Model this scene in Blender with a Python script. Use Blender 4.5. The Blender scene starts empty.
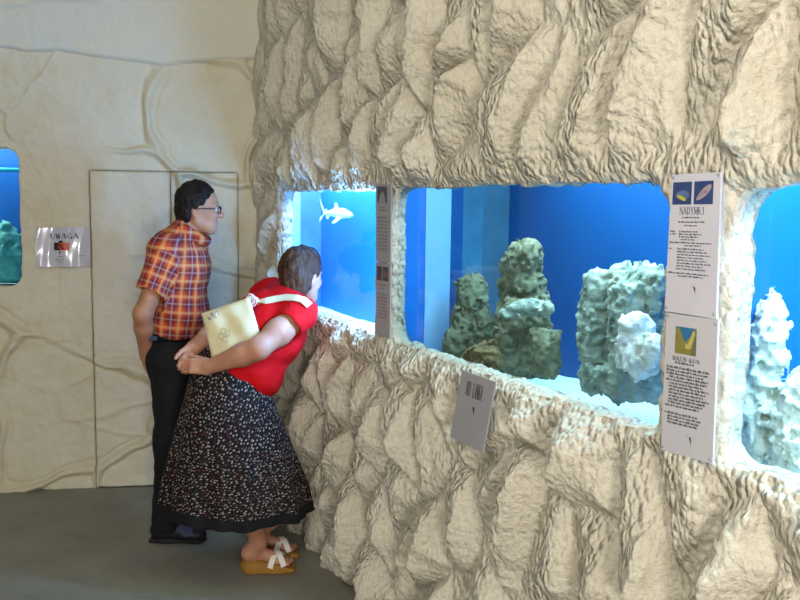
import bpy, math, random
import numpy as np
from mathutils import Vector, Matrix
random.seed(7)
RNG = np.random.default_rng(11)
sc = bpy.context.scene
COL = sc.collection
V3 = lambda *a: np.array(a, float)

# ------------------------------------------------------------------ camera
FPX, H = 900.0, 1.65
PITCH, ROLL = math.atan(99 / 900), 0.013
Fw = V3(0, math.cos(PITCH), -math.sin(PITCH))
R0, U0 = V3(1, 0, 0), V3(0, math.sin(PITCH), math.cos(PITCH))
Rc = R0 * math.cos(ROLL) + U0 * math.sin(ROLL)
Uc = U0 * math.cos(ROLL) - R0 * math.sin(ROLL)
CAM = V3(0, 0, H)
cam = bpy.data.cameras.new('camera'); cam.sensor_width = 36; cam.lens = FPX / 800 * 36
cam.clip_start = .02; cam.clip_end = 100
co = bpy.data.objects.new('camera', cam); COL.objects.link(co)
m = Matrix(((Rc[0], Uc[0], -Fw[0], 0), (Rc[1], Uc[1], -Fw[1], 0), (Rc[2], Uc[2], -Fw[2], H), (0, 0, 0, 1)))
co.matrix_world = m
sc.camera = co
sc.view_settings.view_transform = 'Standard'
sc.view_settings.look = 'None'

def ray(px, py):
    return Fw * FPX + Rc * (px - 400) + Uc * (300 - py)
def on_plane(px, py, p0, n):
    d = ray(px, py)
    return CAM + d * (np.dot(p0 - CAM, n) / np.dot(d, n))
def on_floor(px, py, z=0.):
    return on_plane(px, py, V3(0, 0, z), V3(0, 0, 1))
def unit(v):
    v = np.asarray(v, float); return v / np.linalg.norm(v)

# ------------------------------------------------------------------ walls in the plan
A = on_floor(306, 536)
du_ = ray(-15, 196); du_[2] = 0
DU = -unit(du_)                                   # along the right wall, towards the camera
NR = unit(V3(DU[1], -DU[0], 0));
if np.dot(NR, CAM - A) < 0: NR = -NR              # into the room
Cb, Db = on_floor(0, 491), on_floor(170, 485.5)
DB = unit(Cb - Db); DB[2] = 0                     # along the back wall, to the left
NB = unit(V3(-DB[1], DB[0], 0))
if np.dot(NB, CAM - Cb) < 0: NB = -NB
# corner
Mx = np.array([[DU[0], -DB[0]], [DU[1], -DB[1]]])
s_, _ = np.linalg.solve(Mx, (Cb - A)[:2])
CORNER = A + DU * s_; CORNER[2] = 0
def right_uv(px, py, off=0.):
    p = on_plane(px, py, CORNER + NR * off, NR)
    return float(np.dot(p - CORNER, DU)), float(p[2])
def RW(u, v, n=0.):
    return CORNER + DU * u + V3(0, 0, v) + NR * n
def back_uv(px, py, off=0.):
    p = on_plane(px, py, CORNER + NB * off, NB)
    return float(np.dot(p - CORNER, DB)), float(p[2])
def BW(u, v, n=0.):
    return CORNER + DB * u + V3(0, 0, v) + NB * n

# ------------------------------------------------------------------ object helpers
def tag(o, label=None, cat=None, group=None, kind=None):
    if label: o['label'] = label
    if cat: o['category'] = cat
    if group: o['group'] = group
    if kind: o['kind'] = kind
    return o
def empty(name, loc):
    o = bpy.data.objects.new(name, None); o.empty_display_size = .1
    o.location = [float(x) for x in loc]; COL.objects.link(o); return o
def world_loc(o):
    p = V3(*o.location)
    while o.parent is not None:
        o = o.parent; p = p + V3(*o.location)
    return p
def mesh_obj(name, verts, faces, mat, parent=None, smooth=True, origin=None, mat_idx=None, attr=None):
    """verts in world space; the object's origin goes to `origin` (or its parent's)."""
    verts = np.asarray(verts, float)
    me = bpy.data.meshes.new(name)
    o = bpy.data.objects.new(name, me); COL.objects.link(o)
    if parent is not None:
        o.parent = parent; base = world_loc(parent)
    else:
        if origin is None:
            origin = V3((verts[:, 0].min() + verts[:, 0].max()) / 2, (verts[:, 1].min() + verts[:, 1].max()) / 2, verts[:, 2].min())
        base = np.asarray(origin, float); o.location = [float(x) for x in base]
    verts = verts - base
    if isinstance(faces, np.ndarray):
        n, k = faces.shape
        me.vertices.add(len(verts)); me.vertices.foreach_set('co', verts.astype(np.float32).ravel())
        me.loops.add(n * k); me.loops.foreach_set('vertex_index', faces.astype(np.int32).ravel())
        me.polygons.add(n); me.polygons.foreach_set('loop_start', np.arange(0, n * k, k, dtype=np.int32))
        me.update(calc_edges=True)
    else:
        me.from_pydata([tuple(v) for v in verts], [], faces); me.update()
    if smooth: me.polygons.foreach_set('use_smooth', [True] * len(me.polygons))
    for mm in (mat if isinstance(mat, (list, tuple)) else [mat]): me.materials.append(mm)
    if mat_idx is not None: me.polygons.foreach_set('material_index', np.asarray(mat_idx, np.int32))
    if attr is not None:
        at = me.attributes.new('pl', 'FLOAT_VECTOR', 'POINT')
        at.data.foreach_set('vector', np.asarray(attr, np.float32).ravel())
    return o
class MB:
    def __init__(s): s.v = []; s.f = []; s.mi = []
    def poly(s, pts, mi=0):
        n = len(s.v); s.v += [np.asarray(p, float) for p in pts]; s.f.append(list(range(n, n + len(pts)))); s.mi.append(mi)
    def hexa(s, a, b, mi=0):                      # two quads a (front) and b (back)
        n = len(s.v); s.v += list(a) + list(b)
        for q in ((0, 1, 2, 3), (7, 6, 5, 4), (0, 4, 5, 1), (1, 5, 6, 2), (2, 6, 7, 3), (3, 7, 4, 0)):
            s.f.append([n + i for i in q]); s.mi.append(mi)
    def tube(s, pts, rad, seg=8, mi=0, cap=True):
        pts = [np.asarray(p, float) for p in pts]; rad = rad if isinstance(rad, (list, tuple)) else [rad] * len(pts)
        rings = []; prev = None
        for i, p in enumerate(pts):
            t = unit(pts[min(i + 1, len(pts) - 1)] - pts[max(i - 1, 0)])
            if prev is None:
                a = np.cross(t, V3(0, 0, 1))
                if np.linalg.norm(a) < .1: a = np.cross(t, V3(1, 0, 0))
            else: a = prev - t * np.dot(prev, t)
            a = unit(a); prev = a; b = np.cross(t, a)
            n = len(s.v); rings.append(n)
            for j in range(seg):
                th = 2 * math.pi * j / seg
                s.v.append(p + (a * math.cos(th) + b * math.sin(th)) * rad[i])
        for q in range(len(rings) - 1):
            for j in range(seg):
                k = (j + 1) % seg
                s.f.append([rings[q] + j, rings[q] + k, rings[q + 1] + k, rings[q + 1] + j]); s.mi.append(mi)
        if cap:
            s.f.append([rings[0] + j for j in reversed(range(seg))]); s.mi.append(mi)
            s.f.append([rings[-1] + j for j in range(seg)]); s.mi.append(mi)
    def build(s, name, mat, parent=None, smooth=False, **k):
        return mesh_obj(name, s.v, s.f, mat, parent, smooth, mat_idx=s.mi, **k)
def grid_faces(nu, nv, keep=None, flip=False):
    i, j = np.meshgrid(np.arange(nu - 1), np.arange(nv - 1), indexing='ij')
    a = i * nv + j; q = np.stack([a, a + nv, a + nv + 1, a + 1], -1).reshape(-1, 4)
    if flip: q = q[:, ::-1]
    if keep is not None:
        k = keep.ravel(); q = q[k[q].all(1)]
    return q
def compact(v, f):
    used = np.zeros(len(v), bool); used[f.ravel()] = True
    idx = np.cumsum(used) - 1
    return v[used], idx[f]

# ------------------------------------------------------------------ noise
_T = RNG.random((64, 64, 64)).astype(np.float32)
def vnoise(P, s):
    """trilinear value noise, -1..1; P (...,3), s = feature size (scalar or 3)"""
    Q = np.asarray(P) / np.asarray(s) + 1000.0
    I = np.floor(Q).astype(np.int64); F = (Q - I); F = F * F * (3 - 2 * F)
    I0 = I & 63; I1 = (I + 1) & 63
    def g(a, b, c): return _T[a[..., 0], b[..., 1], c[..., 2]]
    fx, fy, fz = F[..., 0], F[..., 1], F[..., 2]
    x00 = g(I0, I0, I0) * (1 - fx) + g(I1, I0, I0) * fx
    x10 = g(I0, I1, I0) * (1 - fx) + g(I1, I1, I0) * fx
    x01 = g(I0, I0, I1) * (1 - fx) + g(I1, I0, I1) * fx
    x11 = g(I0, I1, I1) * (1 - fx) + g(I1, I1, I1) * fx
    return ((x00 * (1 - fy) + x10 * fy) * (1 - fz) + (x01 * (1 - fy) + x11 * fy) * fz) * 2 - 1
def n2(u, v, s, seed=0.):
    P = np.stack([u, v, np.full_like(u, seed * 7.31)], -1)
    ss = np.array([s, s, 1.]) if np.isscalar(s) else np.array([s[0], s[1], 1.])
    return vnoise(P, ss)
def sst(a, b, x):
    t = np.clip((x - a) / (b - a), 0, 1); return t * t * (3 - 2 * t)
def voronoi(u, v, su, sv, seed, jit=.85):
    r = np.random.default_rng(seed); T = r.random((128, 128, 4))
    x, y = u / su + 40, v / sv + 40
    ix, iy = np.floor(x).astype(int), np.floor(y).astype(int)
    f1 = np.full(x.shape, 9.); f2 = np.full(x.shape, 9.)
    rid = np.zeros(x.shape + (2,)); off = np.zeros(x.shape + (2,))
    for dx in (-1, 0, 1):
        for dy in (-1, 0, 1):
            t = T[(ix + dx) % 128, (iy + dy) % 128]
            sh = .5 * ((ix + dx) % 2)             # brick-like shift
            cx = ix + dx + .5 + (t[..., 0] - .5) * jit; cy = iy + dy + .5 + sh * .6 + (t[..., 1] - .5) * jit
            d = np.hypot(x - cx, y - cy)
            near = d < f1
            f2 = np.where(near, f1, np.minimum(f2, d))
            rid[near] = t[near][:, 2:]; off[near] = np.stack([x - cx, y - cy], -1)[near]
            f1 = np.where(near, d, f1)
    return f1, f2, rid, off
def rr_sd(u, v, r4, rad):
    u0, u1, v0, v1 = r4
    qx = np.abs(u - (u0 + u1) / 2) - (u1 - u0) / 2 + rad; qy = np.abs(v - (v0 + v1) / 2) - (v1 - v0) / 2 + rad
    return np.hypot(np.maximum(qx, 0), np.maximum(qy, 0)) + np.minimum(np.maximum(qx, qy), 0) - rad

# ------------------------------------------------------------------ implicit surfaces
def smin(a, b, k):
    if k <= 0: return np.minimum(a, b)
    h = np.maximum(k - np.abs(a - b), 0) / k
    return np.minimum(a, b) - h * h * k * .25
class SDF:
    def __init__(s): s.ops = []
    def _add(s, f, lo, hi, k, sub): s.ops.append((f, np.asarray(lo, float), np.asarray(hi, float), k, sub)); return s
    def cap(s, a, b, ra, rb=None, k=.02, sub=False):
        a, b = np.asarray(a, float), np.asarray(b, float); rb = ra if rb is None else rb
        def f(P):
            ab = b - a; t = np.clip(((P - a) @ ab) / max(ab @ ab, 1e-9), 0, 1)
            return np.linalg.norm(P - a - t[..., None] * ab, axis=-1) - (ra + (rb - ra) * t)
        r = max(ra, rb); return s._add(f, np.minimum(a, b) - r, np.maximum(a, b) + r, k, sub)
    def chain(s, pts, rad, k=.02):
        for i in range(len(pts) - 1): s.cap(pts[i], pts[i + 1], rad[i], rad[i + 1], k)
        return s
    def ell(s, c, r, R=None, k=.02, sub=False):
        c, r = np.asarray(c, float), np.asarray(r, float); R = np.eye(3) if R is None else np.asarray(R)   # rows = local axes
        def f(P):
            q = (P - c) @ R.T; k0 = np.linalg.norm(q / r, axis=-1); k1 = np.linalg.norm(q / (r * r), axis=-1)
            return k0 * (k0 - 1) / np.maximum(k1, 1e-6)
        e = np.sqrt((R.T ** 2) @ (r * r)); return s._add(f, c - e, c + e, k, sub)
    def box(s, c, r, R=None, rad=.01, k=.01, sub=False):
        c, r = np.asarray(c, float), np.asarray(r, float); R = np.eye(3) if R is None else np.asarray(R)
        def f(P):
            q = np.abs((P - c) @ R.T) - r + rad
            return np.linalg.norm(np.maximum(q, 0), axis=-1) + np.minimum(q.max(-1), 0) - rad
        e = np.abs(R.T) @ r; return s._add(f, c - e, c + e, k, sub)
    def cut(s, p, n, k=0.):                        # keep the side the normal points away from
        s.ops.append(('cut', np.asarray(p, float), unit(n), k, None)); return s
    def mesh(s, h, noise=None):
        lo = np.min([o[1] for o in s.ops if o[0] != 'cut' and not o[4]], axis=0) - 3 * h - .012
        hi = np.max([o[2] for o in s.ops if o[0] != 'cut' and not o[4]], axis=0) + 3 * h + .012
        n = np.ceil((hi - lo) / h).astype(int) + 1
        D = np.full(n, 1.0)
        ax = [lo[i] + h * np.arange(n[i]) for i in range(3)]
        for f, a, b, k, sub in s.ops:
            if isinstance(f, str):
                dist = ((ax[0][:, None, None] - a[0]) * b[0] + (ax[1][None, :, None] - a[1]) * b[1] + (ax[2][None, None, :] - a[2]) * b[2])
                D = -smin(-D, -dist, k) if k > 0 else np.maximum(D, dist)
                continue
            pad = k + 4 * h + .012
            i0 = np.clip(np.floor((a - pad - lo) / h).astype(int), 0, n); i1 = np.clip(np.ceil((b + pad - lo) / h).astype(int) + 1, 0, n)
            if (i1 <= i0).any(): continue
            sl = tuple(slice(i0[i], i1[i]) for i in range(3))
            P = np.stack(np.meshgrid(*[ax[i][sl[i]] for i in range(3)], indexing='ij'), -1)
            d = f(P)
            D[sl] = -smin(-D[sl], d, k) if sub else smin(D[sl], d, k)
        if noise is not None:
            w = np.argwhere(np.abs(D) < .09)
            P = lo + w * h
            D[tuple(w.T)] += noise(P)
        return nets(D, lo, h)
def nets(D, lo, h):
    ins = D < 0
    c = np.zeros(tuple(np.array(D.shape) - 1), np.int8)
    for i in (0, 1):
        for j in (0, 1):
            for k in (0, 1):
                c += ins[i:D.shape[0] - 1 + i, j:D.shape[1] - 1 + j, k:D.shape[2] - 1 + k]
    act = np.argwhere((c > 0) & (c < 8))
    idx = np.full(c.shape, -1, np.int64); idx[tuple(act.T)] = np.arange(len(act))
    S = np.zeros((len(act), 3)); N = np.zeros(len(act))
    cs = [(i, j, k) for i in (0, 1) for j in (0, 1) for k in (0, 1)]
    for a in cs:
        for b in cs:
            if sum(abs(x - y) for x, y in zip(a, b)) != 1 or a > b: continue
            a_, b_ = np.array(a), np.array(b)
            d0 = D[tuple((act + a_).T)]; d1 = D[tuple((act + b_).T)]
            cr = (d0 < 0) != (d1 < 0)
            t = np.where(cr, d0 / np.where(cr, d0 - d1, 1), 0)
            S += np.where(cr[:, None], a_ + t[:, None] * (b_ - a_), 0); N += cr
    verts = lo + (act + S / N[:, None]) * h
    F = []
    for axis in range(3):
        o1, o2 = (axis + 1) % 3, (axis + 2) % 3
        s0 = [slice(None)] * 3; s1 = [slice(None)] * 3
        s0[axis] = slice(0, -1); s1[axis] = slice(1, None)
        e = np.argwhere(ins[tuple(s0)] != ins[tuple(s1)])
        e = e[(e[:, o1] > 0) & (e[:, o2] > 0) & (e[:, o1] < D.shape[o1] - 1) & (e[:, o2] < D.shape[o2] - 1)]
        q = []
        for a1, a2 in ((1, 1), (0, 1), (0, 0), (1, 0)):
            x = e.copy(); x[:, o1] -= a1; x[:, o2] -= a2; q.append(idx[tuple(x.T)])
        q = np.stack(q, -1); low = ins[tuple(e.T)]
        F.append(np.where(low[:, None], q, q[:, ::-1]))
    F = np.concatenate(F); F = F[(F >= 0).all(1)]
    return verts, F
def sobj(name, sdf, h, mat, parent=None, noise=None, attr=None, **k):
    v, f = sdf.mesh(h, noise)
    return mesh_obj(name, v, f, mat, parent, attr=None if attr is None else attr(v), **k)

# ------------------------------------------------------------------ materials
def lin(c):
    if isinstance(c, str): c = [int(c[i:i + 2], 16) for i in (1, 3, 5)]
    return tuple(((x / 255) / 12.92 if x / 255 <= .04045 else ((x / 255 + .055) / 1.055) ** 2.4) for x in c) + (1,)
class NT:
    def __init__(s, name):
        s.m = bpy.data.materials.new(name); s.m.use_nodes = True; s.t = s.m.node_tree; s.n = s.t.nodes
        s.b = s.n['Principled BSDF']; s.out = s.n['Material Output']
    def new(s, typ, **kw):
        n = s.n.new(typ)
        for k, v in kw.items():
            if k.startswith('i_'): n.inputs[k[2:].replace('_', ' ')].default_value = v
            else: setattr(n, k, v)
        return n
    def link(s, a, b): s.t.links.new(a, b)
    def coord(s, kind='Object'): return s.new('ShaderNodeTexCoord').outputs[kind]
    def noise(s, vec, scale, detail=4, rough=.6):
        n = s.new('ShaderNodeTexNoise', i_Scale=scale, i_Detail=detail, i_Roughness=rough); s.link(vec, n.inputs['Vector']); return n.outputs['Fac']
    def ramp(s, fac, stops, interp='LINEAR'):
        r = s.new('ShaderNodeValToRGB'); r.color_ramp.interpolation = interp
        e = r.color_ramp.elements
        while len(e) < len(stops): e.new(.5)
        for q, (p, c) in zip(e, stops): q.position = p; q.color = lin(c) if not isinstance(c, (int, float)) else (c, c, c, 1)
        s.link(fac, r.inputs['Fac']); return r.outputs['Color']
    def math(s, op, a, b=None):
        n = s.new('ShaderNodeMath', operation=op)
        for i, x in enumerate((a, b)):
            if x is None: continue
            if isinstance(x, (int, float)): n.inputs[i].default_value = x
            else: s.link(x, n.inputs[i])
        return n.outputs[0]
    def mix(s, fac, a, b, blend='MIX'):
        n = s.new('ShaderNodeMix', data_type='RGBA', blend_type=blend)
        for i, x in ((0, fac), (6, a), (7, b)):
            if isinstance(x, (int, float, tuple)): n.inputs[i].default_value = x
            else: s.link(x, n.inputs[i])
        return n.outputs[2]
    def bump(s, h, strength, dist):
        n = s.new('ShaderNodeBump'); n.inputs['Strength'].default_value = strength; n.inputs['Distance'].default_value = dist
        s.link(h, n.inputs['Height']); s.link(n.outputs[0], s.b.inputs['Normal'])
    def base(s, c): s.link(c, s.b.inputs['Base Color']) if not isinstance(c, tuple) else setattr(s.b.inputs['Base Color'], 'default_value', c)
def simple(name, c, rough=.6, metal=0., var=0., vscale=8., bump=0., bscale=60., bdist=.003, spec=.3, c2=None):
    t = NT(name); t.b.inputs['Roughness'].default_value = rough; t.b.inputs['Metallic'].default_value = metal
    t.b.inputs['Specular IOR Level'].default_value = spec
    v = t.coord()
    cc = lin(c)
    if c2 is None:
        k = var if var else .06
        lo = tuple(max(0, x * (1 - k)) for x in cc[:3]) + (1,); hi = tuple(min(1, x * (1 + k)) for x in cc[:3]) + (1,)
    else: lo, hi = cc, lin(c2)
    n = t.noise(v, vscale)
    t.base(t.mix(t.ramp(n, [(.3, 0.), (.7, 1.)]), lo, hi))
    if bump: t.bump(t.noise(v, bscale, 5), bump, bdist)
    return t.m

M = {}
def plaster(name, c_lo, c_hi, stain, gritty):
    t = NT(name); v = t.coord(); t.b.inputs['Roughness'].default_value = .75; t.b.inputs['Specular IOR Level'].default_value = .25
    big = t.ramp(t.noise(v, 2.2, 5), [(.3, 0.), (.7, 1.)])
    c = t.mix(big, lin(c_lo), lin(c_hi))
    if not gritty:
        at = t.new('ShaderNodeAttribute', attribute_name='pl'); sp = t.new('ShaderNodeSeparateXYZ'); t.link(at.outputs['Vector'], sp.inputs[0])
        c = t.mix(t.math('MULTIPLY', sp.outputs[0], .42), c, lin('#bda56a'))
    else:
        pit = t.ramp(t.noise(v, 70, 4, .65), [(.30, 1.), (.52, 0.)])
        c = t.mix(t.math('MULTIPLY', pit, .45), c, lin('#a89c86'))
    st = t.ramp(t.noise(v, 5.5, 6, .7), [(.5, 0.), (.72, 1.)])
    c = t.mix(t.math('MULTIPLY', st, .45), c, lin(stain)); t.base(c)
    if gritty:
        at = t.new('ShaderNodeAttribute', attribute_name='pl'); sp = t.new('ShaderNodeSeparateXYZ'); t.link(at.outputs['Vector'], sp.inputs[0])
        mp = t.new('ShaderNodeMapping'); mp.inputs['Scale'].default_value = (1, 1, .5); t.link(v, mp.inputs['Vector'])
        vo = t.new('ShaderNodeTexVoronoi', feature='SMOOTH_F1'); vo.inputs['Scale'].default_value = 66; vo.inputs['Smoothness'].default_value = .35; vo.inputs['Randomness'].default_value = 1
        t.link(mp.outputs[0], vo.inputs['Vector'])
        blob = t.math('MULTIPLY', t.math('MULTIPLY', t.math('SUBTRACT', .75, vo.outputs['Distance']), 1.6), sp.outputs[0])
        hh = t.math('ADD', blob, t.math('MULTIPLY', t.noise(v, 70, 4, .65), .9)); t.bump(hh, 1., .012)
    else:
        t.bump(t.math('ADD', t.noise(v, 26, 5, .65), t.noise(v, 9, 3)), .55, .010)
    return t.m
M['stone'] = plaster('sprayed_stone_plaster', '#cbc3b0', '#d9d2c2', '#bbb098', True)
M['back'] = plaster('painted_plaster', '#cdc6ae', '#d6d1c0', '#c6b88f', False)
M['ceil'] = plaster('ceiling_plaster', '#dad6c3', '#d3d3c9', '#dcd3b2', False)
def m_floor():
    t = NT('concrete_floor'); v = t.coord(); t.b.inputs['Roughness'].default_value = .55
    a = t.noise(v, 3.1, 8, .7); b = t.noise(v, 60, 3, .7)
    c = t.mix(t.ramp(a, [(.3, 0.), (.7, 1.)]), lin('#6f6e65'), lin('#898678'))
    c = t.mix(t.math('MULTIPLY', t.ramp(b, [(.55, 0.), (.75, 1.)]), .35), c, lin('#94907f')); t.base(c)
    t.bump(b, .25, .004); return t.m
M['floor'] = m_floor()
def m_glass():
    t = NT('window_glass'); t.n.remove(t.b)
    tr = t.new('ShaderNodeBsdfTransparent'); tr.inputs['Color'].default_value = (.95, .98, 1, 1)
    gl = t.new('ShaderNodeBsdfGlossy'); gl.inputs['Roughness'].default_value = .015
    fr = t.new('ShaderNodeFresnel'); fr.inputs['IOR'].default_value = 1.33
    mx = t.new('ShaderNodeMixShader'); t.link(fr.outputs[0], mx.inputs[0]); t.link(tr.outputs[0], mx.inputs[1]); t.link(gl.outputs[0], mx.inputs[2])
    t.link(mx.outputs[0], t.out.inputs['Surface']); return t.m
M['glass'] = m_glass()
def m_water(dens):
    t = NT('tank_water'); t.n.remove(t.b)
    tr = t.new('ShaderNodeBsdfTransparent'); t.link(tr.outputs[0], t.out.inputs['Surface'])
    va = t.new('ShaderNodeVolumeAbsorption'); va.inputs['Color'].default_value = (.22, .84, .97, 1); va.inputs['Density'].default_value = dens
    t.link(va.outputs[0], t.out.inputs['Volume']); return t.m
M['water'] = m_water(.55)
M['blue'] = simple('blue_tank_liner', '#0874d2', .5, var=.12, vscale=2.5)
M['blue_mid'] = simple('mid_blue_tank_liner', '#085ea8', .5, var=.1, vscale=2.5)
M['azure'] = simple('azure_tank_liner', '#0a80dc', .5, var=.10, vscale=2.5)
M['blue_deep'] = simple('deep_blue_tank_liner', '#044c8a', .5, var=.12, vscale=2.5)
M['pale_reflection'] = simple('pale_tank_reflection', '#86bfe8', .45, var=.05, vscale=3)
M['teal_strip'] = simple('teal_tank_strip', '#3c6f8e', .45, var=.25, vscale=7)
M['grey_reflection'] = simple('grey_blue_tank_reflection', '#41667f', .45, var=.2, vscale=5)
M['sand'] = simple('white_sand', '#eef3f2', .9, var=.06, vscale=20, bump=.4, bscale=120, bdist=.004)
M['rock'] = simple('reef_rock', '#565e49', .9, vscale=9, bump=.9, bscale=38, bdist=.012, c2='#888a6e')
M['rock_brown'] = simple('brown_rock', '#5d5238', .9, vscale=16, bump=.9, bscale=45, bdist=.012, c2='#8e7c52')
M['rock_pale'] = simple('pale_coral_rock', '#74867a', .9, vscale=14, bump=1., bscale=42, bdist=.012, c2='#a9b8a4')
M['coral_white'] = simple('white_coral_rock', '#bfcbb8', .9, vscale=20, bump=1., bscale=55, bdist=.012, c2='#e9efe2')
M['shark'] = simple('shark_skin', '#c9d6c4', .5, var=.1, vscale=12, bump=.2, bscale=80)

# ------------------------------------------------------------------ the right wall: sprayed stone relief with three tank windows
def rect_from_px(l, t, r, b, off=0.):
    """window rectangle in wall coordinates from the pixels of its four edges (taken at mid height / mid width)"""
    return l, t, r, b
uL1 = right_uv(281, 250)[0]; uR1 = right_uv(378, 260)[0]
uL2 = right_uv(397, 260, -.03)[0]; uR2 = right_uv(663, 300)[0]
uL3 = right_uv(733, 330, -.02)[0]
ZT = right_uv(520, 184)[1]; ZB = right_uv(520, 387)[1]
WIN = [(uL1 , uR1, right_uv(310, 312)[1], right_uv(330, 190)[1]),
       (uL2, uR2, ZB, ZT),
       (uL3, uL3 + 1.35, ZB - .005, ZT - .01)]
WRAD = [.05, .075, .06]
REVEAL = .032
FACE = [None]
def stone_height(u, v):
    wu = u + .050 * n2(u, v, .22, 1) + .012 * n2(u, v, .07, 2)
    wv = v + .060 * n2(u, v, .22, 3) + .015 * n2(u, v, .08, 4)
    up = sst(1.25, 1.75, v)
    vv = np.where(wv < 1.2, wv / .31, 1.2 / .31 + (wv - 1.2) / .37)
    f1, f2, rid, off = voronoi(wu - (.04 + .20 * up) * wv, vv, .215, 1., 5)
    e = f2 - f1
    ox = off[..., 0]; oy = off[..., 1]
    pl = sst(-.06, .80, e) ** .8
    edge = sst(.0, .20, e)
    # a flat gritty face that rises to a rounded swelling along the right and lower side of each stone
    side = ox * (.8 + .4 * rid[..., 1]) - oy * .25
    rib = np.exp(-((side - .20) / .17) ** 2) * sst(.0, .45, e)
    face = edge * (1 - sst(.0, .20, side))
    h = pl * (.046 + .034 * rid[..., 0]) + .016 * edge * (rid[..., 0] + ox) + .030 * rib * (.6 + .6 * rid[..., 0])
    puff = .010 * n2(u, v, .055, 11) + .007 * n2(u, v, .026, 15) + .0035 * n2(u, v, .014, 16)
    near = sst(.09, .0, np.minimum(np.abs(v - ZB + .05), np.abs(v - ZT - .04)))
    h += face * (.0036 * n2(u, v, (.015, .030), 12) + .004 * n2(u, v, .03, 13)) + (.45 + .55 * rib) * puff + near * .010 * np.abs(n2(u, v, .024, 17))
    h += .0030 * n2(u, v, (.011, .016), 18) + .0035 * np.abs(n2(u, v, (.018, .026), 19))
    FACE[0] = np.clip(face + near * .8 + .35, 0, 1)
    h *= sst(-.05, .45, u) * .75 + .25
    return h - .012
def right_wall():
    us = np.concatenate([np.arange(0, 4.15, .0052), np.arange(4.16, 7.2, .04)])
    vs = np.concatenate([np.arange(0, 2.75, .0052), np.arange(2.76, 3.34, .02)])
    U, W = np.meshgrid(us, vs, indexing='ij')
    hgt = stone_height(U, W)
    # flat pads the printed boards hang on
    for (a, b, h0) in PADS:
        mk = sst(-.03, .02, U - a) * sst(-.03, .02, b - U) * sst(ZB - .02, ZB + .04, W) * sst(-.09, -.01, ZT + .03 - W)
        hgt = hgt * (1 - mk) + (h0 + .06 * (hgt - .02)) * mk
    su0, sv0 = right_uv(457, 375, .05); su1, sv1 = right_uv(492, 450, .07)      # stones are flatter behind the small leaning board
    mk = sst(-.04, .02, U - su0) * sst(-.04, .02, su1 + .02 - U) * sst(-.04, .02, W - sv1) * sst(-.04, .02, sv0 - W)
    hgt = np.where(mk > 0, hgt * (1 - mk) + np.minimum(hgt, .030) * mk, hgt)
    PU, PV = U.copy(), W.copy(); keep = np.ones(U.shape, bool)
    jag = .010 * n2(U, W, .05, 21) + .006 * n2(U, W, .022, 22)
    for r4, rad in zip(WIN, WRAD):
        sd = rr_sd(U, W, r4, rad) + jag
        lip = sst(-.0, .10, sd)
        hgt = np.where(sd < .2, hgt * lip + (.016 - .02 * (1 - sst(0, .03, sd))) * (1 - lip) + .010 * (1 - lip) * n2(U, W, .03, 23), hgt)
        gu, gv = np.gradient(rr_sd(U, W, r4, rad)); gu = gu / np.gradient(us)[:, None]; gv = gv / np.gradient(vs)[None, :]
        b = .05
        ins = sd < 0
        t = np.clip(-sd / (b - .016), 0, 1)
        PU = np.where(ins & (sd > -b - .02), PU + gu * (-sd) * .97, PU)
        PV = np.where(ins & (sd > -b - .02), PV + gv * (-sd) * .97, PV)
        hgt = np.where(ins, -.002 - t * (REVEAL + .03) + .25 * hgt * (1 - t), hgt)
        keep &= sd > -b
    P = CORNER[None, None] + PU[..., None] * DU + NR * hgt[..., None]; P[..., 2] = PV
    f = grid_faces(len(us), len(vs), keep, flip=np.dot(np.cross(DU, V3(0, 0, 1)), NR) < 0)
    jt = FACE[0].reshape(-1); jt = np.stack([jt, 0 * jt, 0 * jt], -1); used = np.zeros(len(jt), bool); used[f.ravel()] = True
    v, f = compact(P.reshape(-1, 3), f)
    o = mesh_obj('wall_right', v, f, M['stone'], origin=CORNER, attr=jt[used]); tag(o, kind='structure')
    return o
uS = [right_uv(668, 250, .03)[0], right_uv(719, 250, .03)[0], right_uv(376, 250, .02)[0], right_uv(391, 250, .02)[0]]
PADS = [(uS[0] - .03, uS[1] + .03, .022), (uS[2] - .02, uS[3] + .03, .016)]
right_wall()

# ------------------------------------------------------------------ the back wall with its jib doors and one window
JOINT = [None]
def back_height(u, v):
    wu = u + .12 * n2(u, v, .45, 31) + .03 * n2(u, v, .12, 32); wv = v + .12 * n2(u, v, .45, 33) + .03 * n2(u, v, .12, 34)
    f1, f2, rid, off = voronoi(wu, wv, .62, .62, 35)
    e = (f2 - f1)
    gate = sst(-.45, .1, n2(u, v, .5, 36) + .15)
    ridge = np.exp(-(e / .050) ** 2) * gate
    h = .024 * ridge - .014 * np.exp(-((e - .10) / .035) ** 2) * gate + .010 * off[..., 0] + .010 * off[..., 1] * (rid[..., 0] - .5) * 2
    g1, g2, _, _ = voronoi(u + .1 * n2(u, v, .3, 37), v + .05 * n2(u, v, .2, 38), .8, .28, 39)
    low = sst(1.25, .9, v)
    h += .010 * np.exp(-((g2 - g1) / .06) ** 2) * low * sst(-.2, .3, n2(u, v, .4, 40))
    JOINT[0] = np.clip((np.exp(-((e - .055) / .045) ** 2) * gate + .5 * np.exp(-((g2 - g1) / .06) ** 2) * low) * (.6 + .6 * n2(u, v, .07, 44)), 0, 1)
    h += .006 * n2(u, v, .09, 41) + .003 * n2(u, v, .035, 42) + .0015 * n2(u, v, .018, 43)
    return h
d_l = back_uv(92, 330)[0]; d_m = back_uv(172, 330)[0]; d_r = back_uv(239, 330)[0]; d_t = back_uv(165, 171)[1]
wl_r = back_uv(20, 215)[0]; wl_t = back_uv(8, 148)[1]; wl_b = back_uv(8, 286)[1]
WL = (wl_r, wl_r + .95, wl_b, wl_t)
ZC = back_uv(150, 60)[1]                          # where the cove starts
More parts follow.
